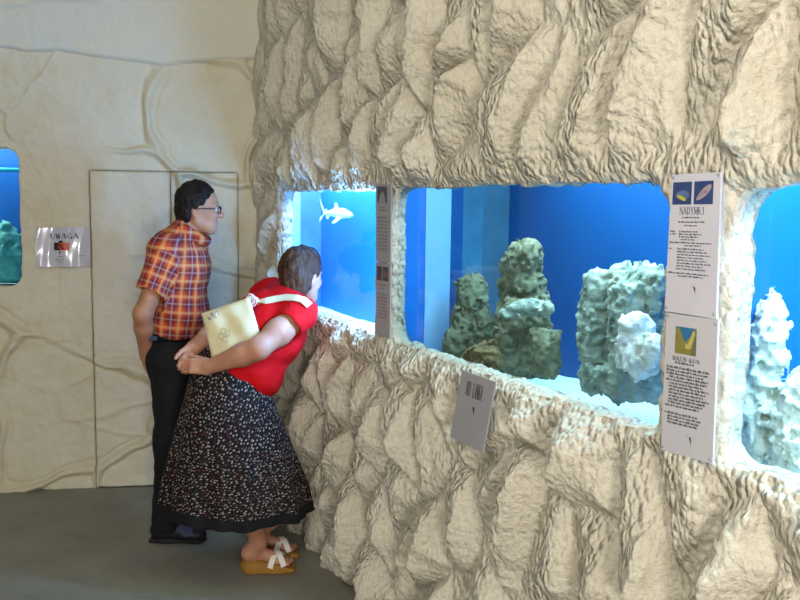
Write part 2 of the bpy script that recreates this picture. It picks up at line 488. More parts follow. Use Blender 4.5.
def wall_patch(name, u0, u1, v0, v1, du, mat, skirt, hole=None, win=None, parent=None, off=0.):
    us = np.linspace(u0, u1, max(2, int((u1 - u0) / du) + 1)); vs = np.linspace(v0, v1, max(2, int((v1 - v0) / du) + 1))
    U, W = np.meshgrid(us, vs, indexing='ij'); h = back_height(U, W) + off
    PU, PV = U.copy(), W.copy(); keep = np.ones(U.shape, bool)
    if hole is not None:
        a, b, c, d = hole
        sd = np.maximum(np.maximum(a - U, U - b), W - d)         # open at the bottom
        ins = sd < 0
        t = np.clip(-sd / (2.2 * du), 0, 1)
        # snap the border of the hole and turn it back
        near = ins & (sd > -2.5 * du)
        ax_u0 = np.isclose(sd, a - U); ax_u1 = np.isclose(sd, U - b)
        PU = np.where(near & ax_u0, a, np.where(near & ax_u1, b, PU)); PV = np.where(near & ~ax_u0 & ~ax_u1, d, PV)
        h = np.where(ins, h - t * .05, h); keep &= sd > -2.5 * du
    if win is not None:
        jag = .005 * n2(U, W, .05, 51)
        sd0 = rr_sd(U, W, win, .07); sd = sd0 + jag; gu, gv = np.gradient(sd0); gu /= du; gv /= du
        b = .06; ins = sd < 0; t = np.clip(-sd / (b - .024), 0, 1)
        PU = np.where(ins, PU - gu * sd * .97, PU); PV = np.where(ins, PV - gv * sd * .97, PV)
        h = np.where(ins, -t * (REVEAL + .02) + h * (1 - t), h); keep &= sd > -b
    P = CORNER[None, None] + PU[..., None] * DB + NB * h[..., None]; P[..., 2] = PV
    P[0, :] -= NB * skirt * (skirt > 0) ; P[-1, :] -= NB * skirt; P[:, -1] -= NB * skirt
    f = grid_faces(len(us), len(vs), keep, flip=np.dot(np.cross(DB, V3(0, 0, 1)), NB) < 0)
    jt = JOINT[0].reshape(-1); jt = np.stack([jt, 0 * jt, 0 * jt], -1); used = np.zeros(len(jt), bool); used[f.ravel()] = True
    v, f = compact(P.reshape(-1, 3), f)
    return mesh_obj(name, v, f, mat, parent, attr=jt[used], origin=None if parent is not None else BW((u0 + u1) / 2, v0))
g_ = .0022
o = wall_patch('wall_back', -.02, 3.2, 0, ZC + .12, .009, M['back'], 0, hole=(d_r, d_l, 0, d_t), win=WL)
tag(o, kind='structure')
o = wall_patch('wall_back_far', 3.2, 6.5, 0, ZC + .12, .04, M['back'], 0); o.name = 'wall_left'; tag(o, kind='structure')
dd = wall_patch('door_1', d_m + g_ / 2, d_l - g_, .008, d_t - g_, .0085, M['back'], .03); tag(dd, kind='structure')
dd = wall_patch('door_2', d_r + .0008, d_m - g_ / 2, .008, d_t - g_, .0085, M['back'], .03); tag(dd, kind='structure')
mb = MB(); mb.poly([BW(d_r - .05, 0, -.045), BW(d_l + .05, 0, -.045), BW(d_l + .05, d_t + .05, -.045), BW(d_r - .05, d_t + .05, -.045)])
o = mb.build('door_backing_1', simple('door_gap_backing', '#9a8d68', .9)); tag(o, kind='structure')  # sheet added behind the door gaps so no light leaks through

# floor and ceiling
xs = np.linspace(-6, 5, 56); ys = np.linspace(-4, 7, 56)
X, Y = np.meshgrid(xs, ys, indexing='ij'); Pf = np.stack([X, Y, 0 * X], -1).reshape(-1, 3)
o = mesh_obj('floor', Pf, grid_faces(56, 56), M['floor'], origin=V3(0, 0, 0)); tag(o, kind='structure')
def ceiling():
    # a steep cove leaning out from the back wall, turning into the flat ceiling
    prof = [(-.06, ZC - .005), (0, ZC)] + [(.03 + .62 * (.75 * t + .25 * t ** 3), ZC + .015 + .935 * (1 - (1 - t) ** 1.35)) for t in np.linspace(0, 1, 40)]
    prof += [(d, ZC + .95) for d in np.linspace(.8, 8.5, 30)]
    pr = np.array(prof); seg = np.concatenate([[0], np.cumsum(np.hypot(*np.diff(pr, axis=0).T))])
    uu = np.concatenate([np.arange(-.5, 3.2, .012), np.arange(3.2, 6.6, .1)])
    fine = np.concatenate([np.linspace(0, seg[41], 110), seg[42:]])
    pn = np.interp(fine, seg, pr[:, 0]); pz = np.interp(fine, seg, pr[:, 1])
    Uq, Sq = np.meshgrid(uu, fine, indexing='ij')
    wob = .045 * n2(Uq, Sq * 0, .55, 61) * np.exp(-Sq / .5) + .02 * n2(Uq, Sq * 0, .15, 63) * np.exp(-Sq / .3)
    e = np.abs(Sq - .30 - .10 * n2(Uq, Sq, .5, 64) - .08 * np.sin(Uq * 2.2))
    rid = .018 * np.exp(-(e / .018) ** 2) * sst(-.3, .3, n2(Uq, Sq, .5, 65))
    P = CORNER[None, None] + Uq[..., None] * DB + NB * (pn[None, :] + rid)[..., None]
    P[..., 2] = pz[None, :] + wob + .006 * n2(Uq, Sq, .08, 62)
    # the cove keeps behind the plane of the right wall
    f = grid_faces(len(uu), len(fine))
    o = mesh_obj('ceiling', P.reshape(-1, 3), f, M['ceil'], origin=CORNER + V3(0, 0, 2.4)); tag(o, kind='structure')
ceiling()

# ------------------------------------------------------------------ tanks
def quad(mb, pts, mi=0): mb.poly(pts, mi)
DEPTH = .56
def pane(name, r4, W, rad, n):
    pts = []; u0, u1, v0, v1 = r4; u0 -= .015; u1 += .015; v0 -= .015; v1 += .015
    for cx, cy, a0 in ((u1 - rad, v1 - rad, 0), (u0 + rad, v1 - rad, 90), (u0 + rad, v0 + rad, 180), (u1 - rad, v0 + rad, 270)):
        for k in range(7):
            a = math.radians(a0 + 15 * k); pts.append((cx + rad * math.cos(a), cy + rad * math.sin(a)))
    front = [W(a, b, n) for a, b in pts]
    v = front; f = [list(range(len(pts)))]
    o = mesh_obj(name, v, f, M['glass'], smooth=False); tag(o, kind='structure'); return o
def tank_box(W, u0, u1, z0, z1, d0, d1, mats, name, label):
    """open-fronted tank shell: back, two ends and lid as parts"""
    t = empty(name, W((u0 + u1) / 2, z0, -(d0 + d1) / 2)); tag(t, label, 'aquarium')
    th = .02
    def slab(nm, a, b, c, d, n0, n1, mat):
        mb = MB(); mb.hexa([W(a, c, n0), W(b, c, n0), W(b, d, n0), W(a, d, n0)], [W(a, c, n1), W(b, c, n1), W(b, d, n1), W(a, d, n1)])
        return mb.build(nm, mat, t)
    slab('back_panel', u0, u1, z0, z1, -d1, -d1 - th, mats[0])
    slab('end_panel', u0 - th, u0, z0, z1, -d0, -d1, mats[1])
    slab('end_panel', u1, u1 + th, z0, z1, -d0, -d1, mats[2])
    slab('tank_floor', u0, u1, z0 - th, z0, -d0, -d1, mats[0])
    slab('lid', u0, u1, z1, z1 + th, -d0, -d1, mats[3])
    return t
M['lid'] = simple('white_tank_lid', '#dfe6ea', .6)
def water_box(W, u0, u1, z0, z1, d0, d1, label, mat):
    mb = MB(); e = .002
    a = [W(u0 + e, z0 + e, -d0), W(u1 - e, z0 + e, -d0), W(u1 - e, z1 - e, -d0), W(u0 + e, z1 - e, -d0)]
    b = [W(u0 + e, z0 + e, -d1 + e), W(u1 - e, z0 + e, -d1 + e), W(u1 - e, z1 - e, -d1 + e), W(u0 + e, z1 - e, -d1 + e)]
    mb.hexa(a, b); o = mb.build('aquarium_water', mat); tag(o, label, 'water', kind='stuff'); return o
def sand_bed(W, u0, u1, z0, d0, d1, label, amp=.012, slope=0., seed=1.):
    us = np.linspace(u0 + .003, u1 - .003, 80); ds = np.linspace(d0, d1 - .003, 40)
    U, Dd = np.meshgrid(us, ds, indexing='ij')
    z = z0 + .05 + slope * (Dd - d0) + amp * n2(U, Dd, .16, 70 + seed) + .4 * amp * n2(U, Dd, .05, 71 + seed)
    P = np.stack([W(0, 0)[None, None] * 0 + W(0, 0)], 0) * 0
    P = np.zeros(U.shape + (3,)); o0, eu, en = W(0, 0), W(1, 0) - W(0, 0), W(0, 0, 1) - W(0, 0)
    P = o0 + U[..., None] * eu - Dd[..., None] * en; P[..., 2] = z
    o = mesh_obj('sand_bed', P.reshape(-1, 3), grid_faces(80, 40), M['sand'], origin=W((u0 + u1) / 2, z0, -d0)); tag(o, label, 'sand', kind='stuff')
def tank_light(W, u0, u1, z, d, size_n, power, color):
    l = bpy.data.lights.new('tank_lamp', 'AREA'); l.shape = 'RECTANGLE'; l.size = u1 - u0; l.size_y = size_n; l.energy = power; l.color = color
    o = bpy.data.objects.new('tank_lamp', l); COL.objects.link(o)
    c = W((u0 + u1) / 2, z, -d); eu = unit(W(1, 0) - W(0, 0)); en = unit(W(0, 0, 1) - W(0, 0)); ez = np.cross(eu, en)
    if ez[2] < 0: en = -en; ez = -ez
    o.matrix_world = Matrix(((eu[0], en[0], ez[0], c[0]), (eu[1], en[1], ez[1], c[1]), (eu[2], en[2], ez[2], c[2]), (0, 0, 0, 1)))
G = REVEAL                                        # glass stands this far behind the wall face
LCOL = (.80, .95, 1.)
ZF = ZB - .115                                    # tank floors
for i in range(3): pane('window_%d' % (i + 1), WIN[i], RW, WRAD[i], -G)
pane('window_4', WL, BW, .07, -G)
TZ = 1.98
def W_end(px): return None
def end_depth(px, py, ue):                        # how deep behind the glass a sight line meets the end panel at ue
    p = on_plane(px, py, RW(ue, 0), DU); return -float(np.dot(p - CORNER, NR))
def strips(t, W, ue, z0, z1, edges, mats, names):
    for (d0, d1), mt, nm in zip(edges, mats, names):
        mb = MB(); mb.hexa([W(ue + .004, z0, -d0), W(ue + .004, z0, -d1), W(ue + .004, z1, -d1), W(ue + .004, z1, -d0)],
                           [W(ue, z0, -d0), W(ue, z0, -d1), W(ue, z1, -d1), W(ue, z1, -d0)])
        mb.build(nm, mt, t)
# tank 1 (far)
a1, b1 = WIN[0][0] - .03, WIN[0][1] + .04
D1 = end_depth(321, 250, a1); e1 = end_depth(300, 250, a1)
ZF1 = WIN[0][2] - .085
t1 = tank_box(RW, a1, b1, ZF1, TZ, G + .004, D1, (M['azure'], M['azure'], M['azure'], M['lid']), 'aquarium_tank', 'blue-lined aquarium tank behind the far window with the small shark')
strips(t1, RW, a1, ZF1, TZ, [(G + .006, e1), (e1, D1 - .002)], [M['pale_reflection'], M['teal_strip']], ['pale_reflection_strip', 'dark_corner_strip'])  # pale strip: end wall with its reflection painted in as colour
sand_bed(RW, a1 + .005, b1, ZF1, G + .006, D1, 'white sand under the small shark in the far tank', amp=.006, seed=1)
water_box(RW, a1, b1, ZF1 + .001, TZ - .10, G + .006, D1, 'clear blue water around the small shark', M['water'])
tank_light(RW, a1 + .05, b1 - .05, TZ - .02, (G + D1) / 2, .2, 26, LCOL)
# tank 2 (middle)
a2, b2 = WIN[1][0] - .03, WIN[1][1] + .06
D2 = end_depth(509, 220, a2)
ZF2 = float(on_plane(560, 374, RW(0, 0, -D2), NR)[2]) - .05
t2 = tank_box(RW, a2, b2, ZF2, TZ, G + .004, D2, (M['blue_deep'], M['blue'], M['blue'], M['lid']), 'aquarium_tank', 'deep blue aquarium tank behind the middle window with grey reef rocks')
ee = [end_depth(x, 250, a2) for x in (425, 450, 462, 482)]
strips(t2, RW, a2, ZF2, TZ, [(ee[0], ee[1]), (ee[1], ee[2]), (ee[2], ee[3]), (ee[3], D2 - .002)], [M['pale_reflection'], M['blue_deep'], M['teal_strip'], M['grey_reflection']],
       ['pale_reflection_strip', 'dark_reflection_strip', 'teal_reflection_strip', 'grey_reflection_strip'])  # reflections in the glass end wall, painted as colour bands
sand_bed(RW, a2 + .005, b2, ZF2, G + .006, D2, 'white sand around the reef rocks in the middle tank', amp=.012, slope=.0, seed=2)
water_box(RW, a2, b2, ZF2 + .001, TZ - .10, G + .006, D2, 'deep blue water around the grey reef rocks', M['water'])
tank_light(RW, a2 + .4, b2 - .02, TZ - .02, (G + D2) / 2 - .04, .40, 26, LCOL)
# tank 3 (near)
a3, b3 = WIN[2][0] - .07, WIN[2][1] + .05
tank_box(RW, a3, b3, ZF, TZ, G + .004, G + DEPTH, (M['blue_mid'], M['blue_mid'], M['blue_mid'], M['lid']), 'aquarium_tank', 'bright blue aquarium tank behind the nearest window with white coral')
sand_bed(RW, a3, b3, ZF, G + .006, G + DEPTH, 'white sand below the white coral in the nearest tank', seed=3)
water_box(RW, a3, b3, ZF + .001, TZ - .10, G + .006, G + DEPTH, 'bright blue water around the white coral', M['water'])
tank_light(RW, a3 + .05, b3 - .05, TZ - .02, G + .20, .36, 42, LCOL)
# tank 4 (in the back wall)
a4, b4 = WL[0] - .04, WL[1] + .04
tank_box(BW, a4, b4, wl_b - .05, wl_t + .18, G + .004, G + .45, (M['blue_deep'], M['blue_deep'], M['blue_deep'], M['lid']), 'aquarium_tank', 'deep blue aquarium tank in the back wall at the left edge')
sand_bed(BW, a4, b4, wl_b - .05, G + .006, G + .45, 'pale sand in the back wall tank', seed=4)
water_box(BW, a4, b4, wl_b - .049, wl_t - .09, G + .006, G + .45, 'deep blue water in the back wall tank', M['water'])
tank_light(BW, a4 + .05, b4 - .05, wl_t + .16, G + .22, .3, 17, LCOL)

# ------------------------------------------------------------------ light
def area(name, loc, target, size, power, color, sy=None):
    l = bpy.data.lights.new(name, 'AREA'); l.energy = power; l.color = color; l.size = size
    if sy: l.shape = 'RECTANGLE'; l.size_y = sy
    o = bpy.data.objects.new(name, l); COL.objects.link(o); o.location = loc
    o.rotation_euler = (Vector(target) - Vector(loc)).to_track_quat('-Z', 'Y').to_euler()
    return o
area('daylight_from_the_entrance', (.75, -2.2, 1.05), (-.9, 4.5, 1.6), .7, 95, (1, .955, .87), .7)
area('hall_lamp', (-.6, -.2, 2.65), (.4, 3.2, 1.4), 1.3, 62, (1, .95, .86))
# added unseen fill light in the far tank throws blue light on the doors
l = bpy.data.lights.new('blue_fill_light', 'AREA'); l.shape = 'RECTANGLE'; l.size = .10; l.size_y = .42; l.energy = 24; l.color = (.25, .55, 1)
o = bpy.data.objects.new('blue_fill_light', l); COL.objects.link(o); o.location = RW(WIN[0][1] - .02, 1.42, -G - .09)
o.rotation_euler = (Vector(BW((d_l + d_r) / 2, 1.45)) - o.location).to_track_quat('-Z', 'Y').to_euler()
w = bpy.data.worlds.new('hall'); sc.world = w; w.use_nodes = True
w.node_tree.nodes['Background'].inputs[0].default_value = (.85, .92, 1, 1); w.node_tree.nodes['Background'].inputs[1].default_value = .22
sc.cycles.max_bounces = 8; sc.cycles.transparent_max_bounces = 16
# ------------------------------------------------------------------ rocks and the shark
def T(px, py, dep):                                # point `dep` behind the glass of the right wall
    return on_plane(px, py, RW(0, 0, -G - dep), NR)
def rock(name, label, blobs, mat, h=.006, amp=.014, group=None):
    """blobs: (px, py, depth, rx_px, ry_px, rdepth[, 'b' for a squarish lump])"""
    S = SDF()
    for bl in blobs:
        px, py, dep, rx, ry, rd = bl[:6]
        c = T(px, py, dep); k = c[1] / FPX
        if len(bl) > 6: S.box(c, (rx * k, rd, ry * k), rad=.025, k=.02)
        else: S.ell(c, (rx * k, rd, ry * k), k=.02)
    nz = lambda P: amp * (.6 * vnoise(P, .05) + 1.0 * np.abs(vnoise(P + 5, .022)) + 1.0 * vnoise(P + 9, .013) + .8 * vnoise(P + 3, .10) - .3)
    o = sobj(name, S, h, mat, noise=nz); tag(o, label, 'rock', group); return o
g = 'rocks in the middle tank'
rock('reef_rock', 'grey conical reef rock farthest left in the middle tank', [(469, 330, .22, 20, 36, .06), (468, 345, .21, 25, 26, .07), (474, 296, .23, 15, 22, .05), (468, 292, .23, 14, 18, .05), (484, 335, .22, 12, 26, .05)], M['rock'], group=g)
rock('reef_rock', 'tall stepped reef rock with a coral crown in the middle tank', [(522, 350, .19, 27, 26, .06, 'b'), (546, 352, .15, 12, 24, .05, 'b'), (526, 312, .19, 24, 16, .06, 'b'), (508, 335, .20, 16, 40, .05),
     (510, 285, .22, 11, 34, .045), (527, 284, .20, 19, 16, .05), (524, 263, .20, 17, 20, .045), (531, 255, .20, 9, 14, .04), (517, 255, .21, 8, 12, .04)], M['rock'], group=g)
rock('coral_crust', 'pale crusty coral ledge on the tall stepped reef rock', [(530, 308, .125, 24, 8, .03), (512, 314, .13, 13, 8, .03), (547, 308, .12, 8, 9, .03)], M['rock_pale'], h=.005, amp=.009, group=g)
rock('reef_rock', 'small brown rock lying before the stepped reef rock', [(487, 352, .08, 17, 13, .045), (477, 355, .085, 10, 10, .04), (495, 355, .08, 9, 10, .04)], M['rock_brown'], h=.005, group=g)
rock('reef_rock', 'broad square block of reef rock at the right of the middle tank', [(612, 332, .22, 31, 60, .06, 'b'), (640, 340, .20, 30, 62, .06, 'b'), (600, 282, .22, 14, 14, .05), (622, 275, .21, 14, 13, .05), (643, 278, .20, 14, 14, .05), (655, 290, .19, 10, 22, .05), (625, 380, .20, 36, 20, .06)], M['rock_pale'], amp=.012, h=.0055, group=g)
rock('coral_lump', 'whitish coral lump on the front of the broad reef block', [(635, 340, .11, 18, 22, .03), (642, 362, .105, 19, 20, .03), (627, 350, .115, 11, 22, .03), (652, 350, .10, 11, 18, .03), (638, 325, .115, 14, 10, .03)], M['coral_white'], h=.005, amp=.010, group=g)
g = 'corals in the nearest tank'
rock('coral_rock', 'tall white coral column at the left of the nearest window', [(756, 390, .15, 22, 60, .06), (762, 330, .15, 18, 34, .06), (768, 350, .15, 15, 30, .05), (757, 306, .16, 13, 18, .05), (750, 440, .14, 16, 34, .06)], M['coral_white'], h=.006, amp=.016, group=g)
rock('coral_rock', 'white rounded coral heap at the right frame edge of the nearest window', [(800, 420, .15, 24, 40, .06), (792, 455, .14, 20, 24, .06), (812, 450, .13, 26, 34, .06), (804, 392, .15, 16, 16, .05), (784, 425, .15, 12, 22, .05)], M['coral_white'], h=.006, amp=.016, group=g)
# back wall tank rock
S = SDF()
for px, py, dep, rx, ry, rd in [(4, 254, .2, 18, 34, .09), (-20, 262, .2, 26, 30, .1), (10, 266, .17, 12, 18, .07), (-48, 270, .22, 26, 24, .09)]:
    c = on_plane(px, py, BW(0, 0, -G - dep), NB); k = c[1] / FPX; S.ell(c, (rx * k, rd, ry * k), k=.04)
o = sobj('reef_rock', S, .008, simple('teal_rock', '#4f9a8c', .9, vscale=10, bump=.9, bscale=36, bdist=.014, c2='#7fc0a8'), noise=lambda P: .022 * (vnoise(P, .06) + .6 * vnoise(P + 4, .03)))
tag(o, 'teal rough rock in the back wall tank at the left edge', 'rock')
mb = MB(); zz = back_uv(10, 169)[1]
mb.tube([BW(WL[0] - .03, zz, -G - .16), BW(WL[1] + .03, zz, -G - .16)], .012)
o = mb.build('water_pipe', simple('cyan_pipe', '#3fc8d8', .4), smooth=True); tag(o, 'cyan horizontal pipe across the top of the back wall tank', 'pipe')

def shark():
    c = T(337, 214, (D1 - G) * .5); s = c[1] / FPX
    def Q(px, py, d=0.): return V3(c[0] + (px - 337) * s, c[1] + d, c[2] - (py - 214) * s)
    root = empty('shark', c); tag(root, 'small pale shark swimming right in the far tank', 'shark')
    body = SDF()
    body.chain([Q(324, 214), Q(329, 213.4), Q(336, 212.4), Q(343, 212.8), Q(349, 214.4), Q(352.4, 215)], [1.1 * s, 2.6 * s, 4.2 * s, 4.4 * s, 3.0 * s, 1.0 * s], k=.006)
    body.ell(Q(341, 215), (9 * s, 3.4 * s, 3.2 * s), k=.006)
    sobj('body', body, .0022, M['shark'], root)
    def fin(name, pts, th=.5):
        mb = MB(); mb.hexa([Q(x, y, -th * s) for x, y in pts], [Q(x, y, th * s) for x, y in pts]); mb.build(name, M['shark'], root)
    fin('dorsal_fin', [(334, 209.5), (339, 209), (336.6, 202.6), (335, 202.8)])
    fin('tail_fin', [(325.5, 213), (324, 215.5), (320.6, 203.5), (319.6, 198)])
    fin('tail_fin', [(325, 213.5), (323.6, 216), (319.4, 222.6), (320.4, 217)])
    fin('second_dorsal_fin', [(325.5, 212), (328.5, 211.6), (326, 208.6), (325.4, 209)])
    fin('pelvic_fin', [(326, 215), (330, 216), (328, 219), (326.4, 218.6)])
    for d in (-3.2, 3.0):
        mb = MB(); a = [Q(338, 216, d * s), Q(342, 217, d * s), Q(335, 222.5, d * 1.8 * s), Q(332.4, 222.4, d * 1.8 * s)]
        mb.hexa(a, [p + V3(0, 0, -.003) for p in a]); mb.build('pectoral_fin', M['shark'], root)
    for d in (-2.6, 2.6):
        e = SDF(); e.ell(Q(348.6, 213.6, d * s), (.6 * s, .6 * s, .6 * s)); sobj('eye', e, .0012, simple('dark_eye', '#1a2226', .2), root)
shark()

# ------------------------------------------------------------------ printed boards
GL = {'N': [((0, 0), (0, 1), 0), ((0, 1), (1, 0), 1), ((1, 0), (1, 1), 0)], 'A': [((0, 0), (.5, 1), 0), ((.5, 1), (1, 0), 1), ((.2, .35), (.8, .35), 0)],
      'D': [((.1, 0), (.1, 1), 1), ((.1, 1), (.65, .93), 0), ((.65, .93), (1, .5), 1), ((1, .5), (.65, .07), 1), ((.65, .07), (.1, 0), 0)],
      'Y': [((0, 1), (.5, .5), 1), ((1, 1), (.5, .5), 0), ((.5, .5), (.5, 0), 1)], 'M': [((0, 0), (0, 1), 0), ((0, 1), (.5, .1), 1), ((.5, .1), (1, 1), 0), ((1, 1), (1, 0), 1)],
      'K': [((.1, 0), (.1, 1), 1), ((1, 1), (.1, .45), 0), ((.35, .6), (1, 0), 1)], 'I': [((.5, 0), (.5, 1), 1)],
      'S': [((.95, .82), (.6, 1), 0), ((.6, 1), (.12, .82), 0), ((.12, .82), (.88, .3), 1), ((.88, .3), (.45, 0), 0), ((.45, 0), (.05, .18), 0)],
      'R': [((.1, 0), (.1, 1), 1), ((.1, 1), (.75, .95), 0), ((.75, .95), (.8, .6), 1), ((.8, .6), (.1, .5), 0), ((.4, .5), (1, 0), 1)],
      'L': [((.1, 1), (.1, 0), 1), ((.1, 0), (.9, 0), 0), ((.9, 0), (.95, .25), 0)], 'U': [((.05, 1), (.05, .25), 1), ((.05, .25), (.5, 0), 0), ((.5, 0), (.95, .25), 0), ((.95, .25), (.95, 1), 0)],
      'W': [((0, 1), (.25, 0), 1), ((.25, 0), (.5, .9), 0), ((.5, .9), (.75, 0), 1), ((.75, 0), (1, 1), 0)],
      'G': [((.95, .82), (.55, 1), 0), ((.55, 1), (.08, .6), 0), ((.08, .6), (.08, .35), 1), ((.08, .35), (.55, 0), 0), ((.55, 0), (.95, .2), 0), ((.95, 0), (.95, .45), 1)],
      'E': [((.1, 0), (.1, 1), 1), ((.1, 1), (.9, 1), 0), ((.1, .52), (.7, .52), 0), ((.1, 0), (.95, 0), 0)], 'B': [((.1, 0), (.1, 1), 1), ((.1, 1), (.8, .8), 0), ((.8, .8), (.1, .52), 0), ((.1, .52), (.95, .27), 0), ((.95, .27), (.1, 0), 0)],
      'Z': [((.05, 1), (.95, 1), 0), ((.95, 1), (.05, 0), 1), ((.05, 0), (.95, 0), 0)], 'O': [((.5, 1), (.05, .5), 1), ((.05, .5), (.5, 0), 0), ((.5, 0), (.95, .5), 1), ((.95, .5), (.5, 1), 0)]}
M['paper'] = simple('laminated_paper', '#c9c6cf', .35, var=.03, spec=.5)
M['paper_lo'] = simple('laminated_paper_warm', '#c2bfc4', .35, var=.03, spec=.5)
M['paper_grey'] = simple('laminated_paper_grey', '#98979b', .45, var=.03, spec=.4)
M['ink'] = simple('black_ink', '#3c3a46', .7)
M['ink_soft'] = simple('grey_ink', '#67656f', .7)
class Board:
    """a flat printed sheet: TL, TR, BR, BL corners in the world; (s, t) runs right and down"""
    def __init__(s, name, label, c, mat, th=.005, n=None, cat='sign', group=None):
        s.c = [np.asarray(p, float) for p in c]
        s.n = unit(np.cross(s.c[1] - s.c[0], s.c[3] - s.c[0]))
        if np.dot(s.n, CAM - s.c[0]) < 0: s.n = -s.n
        mb = MB(); mb.hexa([s.c[3], s.c[2], s.c[1], s.c[0]], [p - s.n * th for p in (s.c[3], s.c[2], s.c[1], s.c[0])])
        s.o = mb.build(name, mat); tag(s.o, label, cat, group)
    def p(s, a, b, lift=.0008):
        return (s.c[0] * (1 - a) * (1 - b) + s.c[1] * a * (1 - b) + s.c[2] * a * b + s.c[3] * (1 - a) * b) + s.n * lift
    def rect(s, mb, a0, b0, a1, b1, lift=.0008, mi=0):
        mb.poly([s.p(a0, b1, lift), s.p(a1, b1, lift), s.p(a1, b0, lift), s.p(a0, b0, lift)], mi)
    def shape(s, mb, pts, lift, mi): mb.poly([s.p(a, b, lift) for a, b in pts], mi)
    def words(s, name, text, a0, b0, a1, b1, mat, thick=.2, thin=.09, serif=True):
        mb = MB(); n = len(text); W = (a1 - a0); adv = W / n; hh = b1 - b0
        aspect = np.linalg.norm(s.c[1] - s.c[0]) / np.linalg.norm(s.c[3] - s.c[0])
        for i, ch in enumerate(text):
            if ch == ' ': continue
            x0 = a0 + i * adv; w = adv * .74
            for (p, q, th) in GL[ch]:
                P0 = np.array([x0 + p[0] * w, b1 - p[1] * hh]); P1 = np.array([x0 + q[0] * w, b1 - q[1] * hh])
                t = (thick if th else thin) * adv * .5
                d = (P1 - P0) * np.array([aspect, 1]); d = d / np.linalg.norm(d); nn = np.array([-d[1] / aspect * aspect, d[0] * aspect]) * t
                nn = np.array([-d[1], d[0] * aspect]) * t
                s.shape(mb, [P0 + nn, P0 - nn, P1 - nn, P1 + nn], .001, 0)
                if serif:
                    for e, z in ((p, P0), (q, P1)):
                        if e[1] in (0, 1) and abs(p[0] - q[0]) < .55 and abs(p[1] - q[1]) > .4:
                            s.shape(mb, [z + (-.16 * adv, -.03 * hh), z + (.16 * adv, -.03 * hh), z + (.16 * adv, .03 * hh), z + (-.16 * adv, .03 * hh)], .001, 0)
        return mb.build(name, mat, s.o)
    def lines(s, name, rows, mat, seed=0, hh=.009):
        """rows of tiny print too small to read: (a0, a1, b)"""
        r = random.Random(seed); mb = MB()
        for a0, a1, b in rows:
            x = a0
            while x < a1:
                wl = r.uniform(.03, .11)
                for k in range(int(wl / .011)):
                    if x + .008 > a1: break
                    up = r.random() < .25
                    s.rect(mb, x, b - (hh * .5 if up else 0), x + .0075, b + hh * r.uniform(.75, 1.0)); x += .011
                x += .016
        return mb.build(name, mat, s.o)
    def bird(s, a, b, k=.05):
        mb = MB()
        s.shape(mb, [(a, b), (a + k * .5, b - k * .18), (a + k * .75, b + k * .2), (a + k * .5, b + k * .5)], .001, 0)
        s.shape(mb, [(a + k * .45, b + k * .3), (a + k * .75, b + k * .2), (a + k * .85, b + k * 1.1)], .001, 0)
        s.shape(mb, [(a - k * .9, b - k * .35), (a - k * .2, b - k * .4), (a - k * .2, b - k * .32), (a - k * .9, b - k * .27)], .001, 1)
        s.shape(mb, [(a - k * .9, b - k * .1), (a - k * .3, b - k * .02), (a - k * .3, b + k * .05), (a - k * .9, b - k * .02)], .001, 1)
        mb.build('emblem', [M['ink'], simple('faint_red_ink', '#a9959c', .7)], s.o)
def fishpts(cx, cy, rx, ry, n=14, tail=True, rot=0.):
    pts = []
    for i in range(n):
        a = 2 * math.pi * i / n; pts.append((rx * math.cos(a), ry * math.sin(a) * (1 + .15 * math.cos(a))))
    c, s_ = math.cos(rot), math.sin(rot)
    return [(cx + x * c - y * s_, cy + (x * s_ + y * c) * .6) for x, y in pts]
M['photo_navy'] = simple('photo_navy', '#2c3a66', .35, c2='#3a4d7c', vscale=30)
M['photo_blue'] = simple('photo_blue', '#2a5f8c', .35, c2='#34729c', vscale=30)
M['photo_teal'] = simple('photo_slate', '#4d5f80', .35, c2='#60779a', vscale=40)
M['photo_yellow'] = simple('photo_yellow', '#c2b23c', .35)
M['photo_pink'] = simple('photo_pinkish', '#a79a9c', .35, c2='#8a7c84', vscale=60)
M['photo_olive'] = simple('photo_olive', '#8c8442', .35, c2='#77743f', vscale=40)
M['photo_sand'] = simple('photo_sand', '#b9ad68', .35)
M['photo_dark'] = simple('photo_dark', '#35353f', .35, c2='#50505c', vscale=60)
M['photo_grey'] = simple('photo_greyish', '#8b8d92', .35)
def pins(B, pts):
    for a, b in pts:
        S = SDF(); S.ell(B.p(a, b, .001), (.003, .003, .003)); sobj('screw', S, .0011, M['photo_grey'], B.o)
off = .040
P_ = lambda px, py, o=off: on_plane(px, py, RW(0, 0, o), NR)
B = Board('information_board', 'tall white species board with two fish photos, upper of the pair on the near pillar', [P_(672, 175), P_(721, 172), P_(716, 319), P_(664.5, 311)], M['paper'])
mb = MB(); B.rect(mb, .045, .055, .44, .215, .0008, 0)
B.shape(mb, fishpts(.25, .15, .15, .058), .0012, 1); B.shape(mb, fishpts(.24, .168, .10, .022, rot=.3), .0016, 2); mb.build('fish_photo', [M['photo_navy'], M['photo_teal'], M['photo_yellow']], B.o)
mb = MB(); B.rect(mb, .49, .055, .87, .215, .0008, 0)
B.shape(mb, fishpts(.69, .135, .17, .05, rot=-.5), .0012, 1); B.shape(mb, fishpts(.72, .13, .05, .018), .0016, 2); mb.build('fish_photo', [M['photo_navy'], M['photo_pink'], simple('photo_mauve', '#8a6f86', .35)], B.o)
B.words('heading', 'NADYMKI', .22, .235, .74, .285, M['ink_soft'], .19, .08)
B.lines('body_text', [(.27, .62, .305), (.19, .74, .337), (.32, .58, .362)], M['ink'], 1)
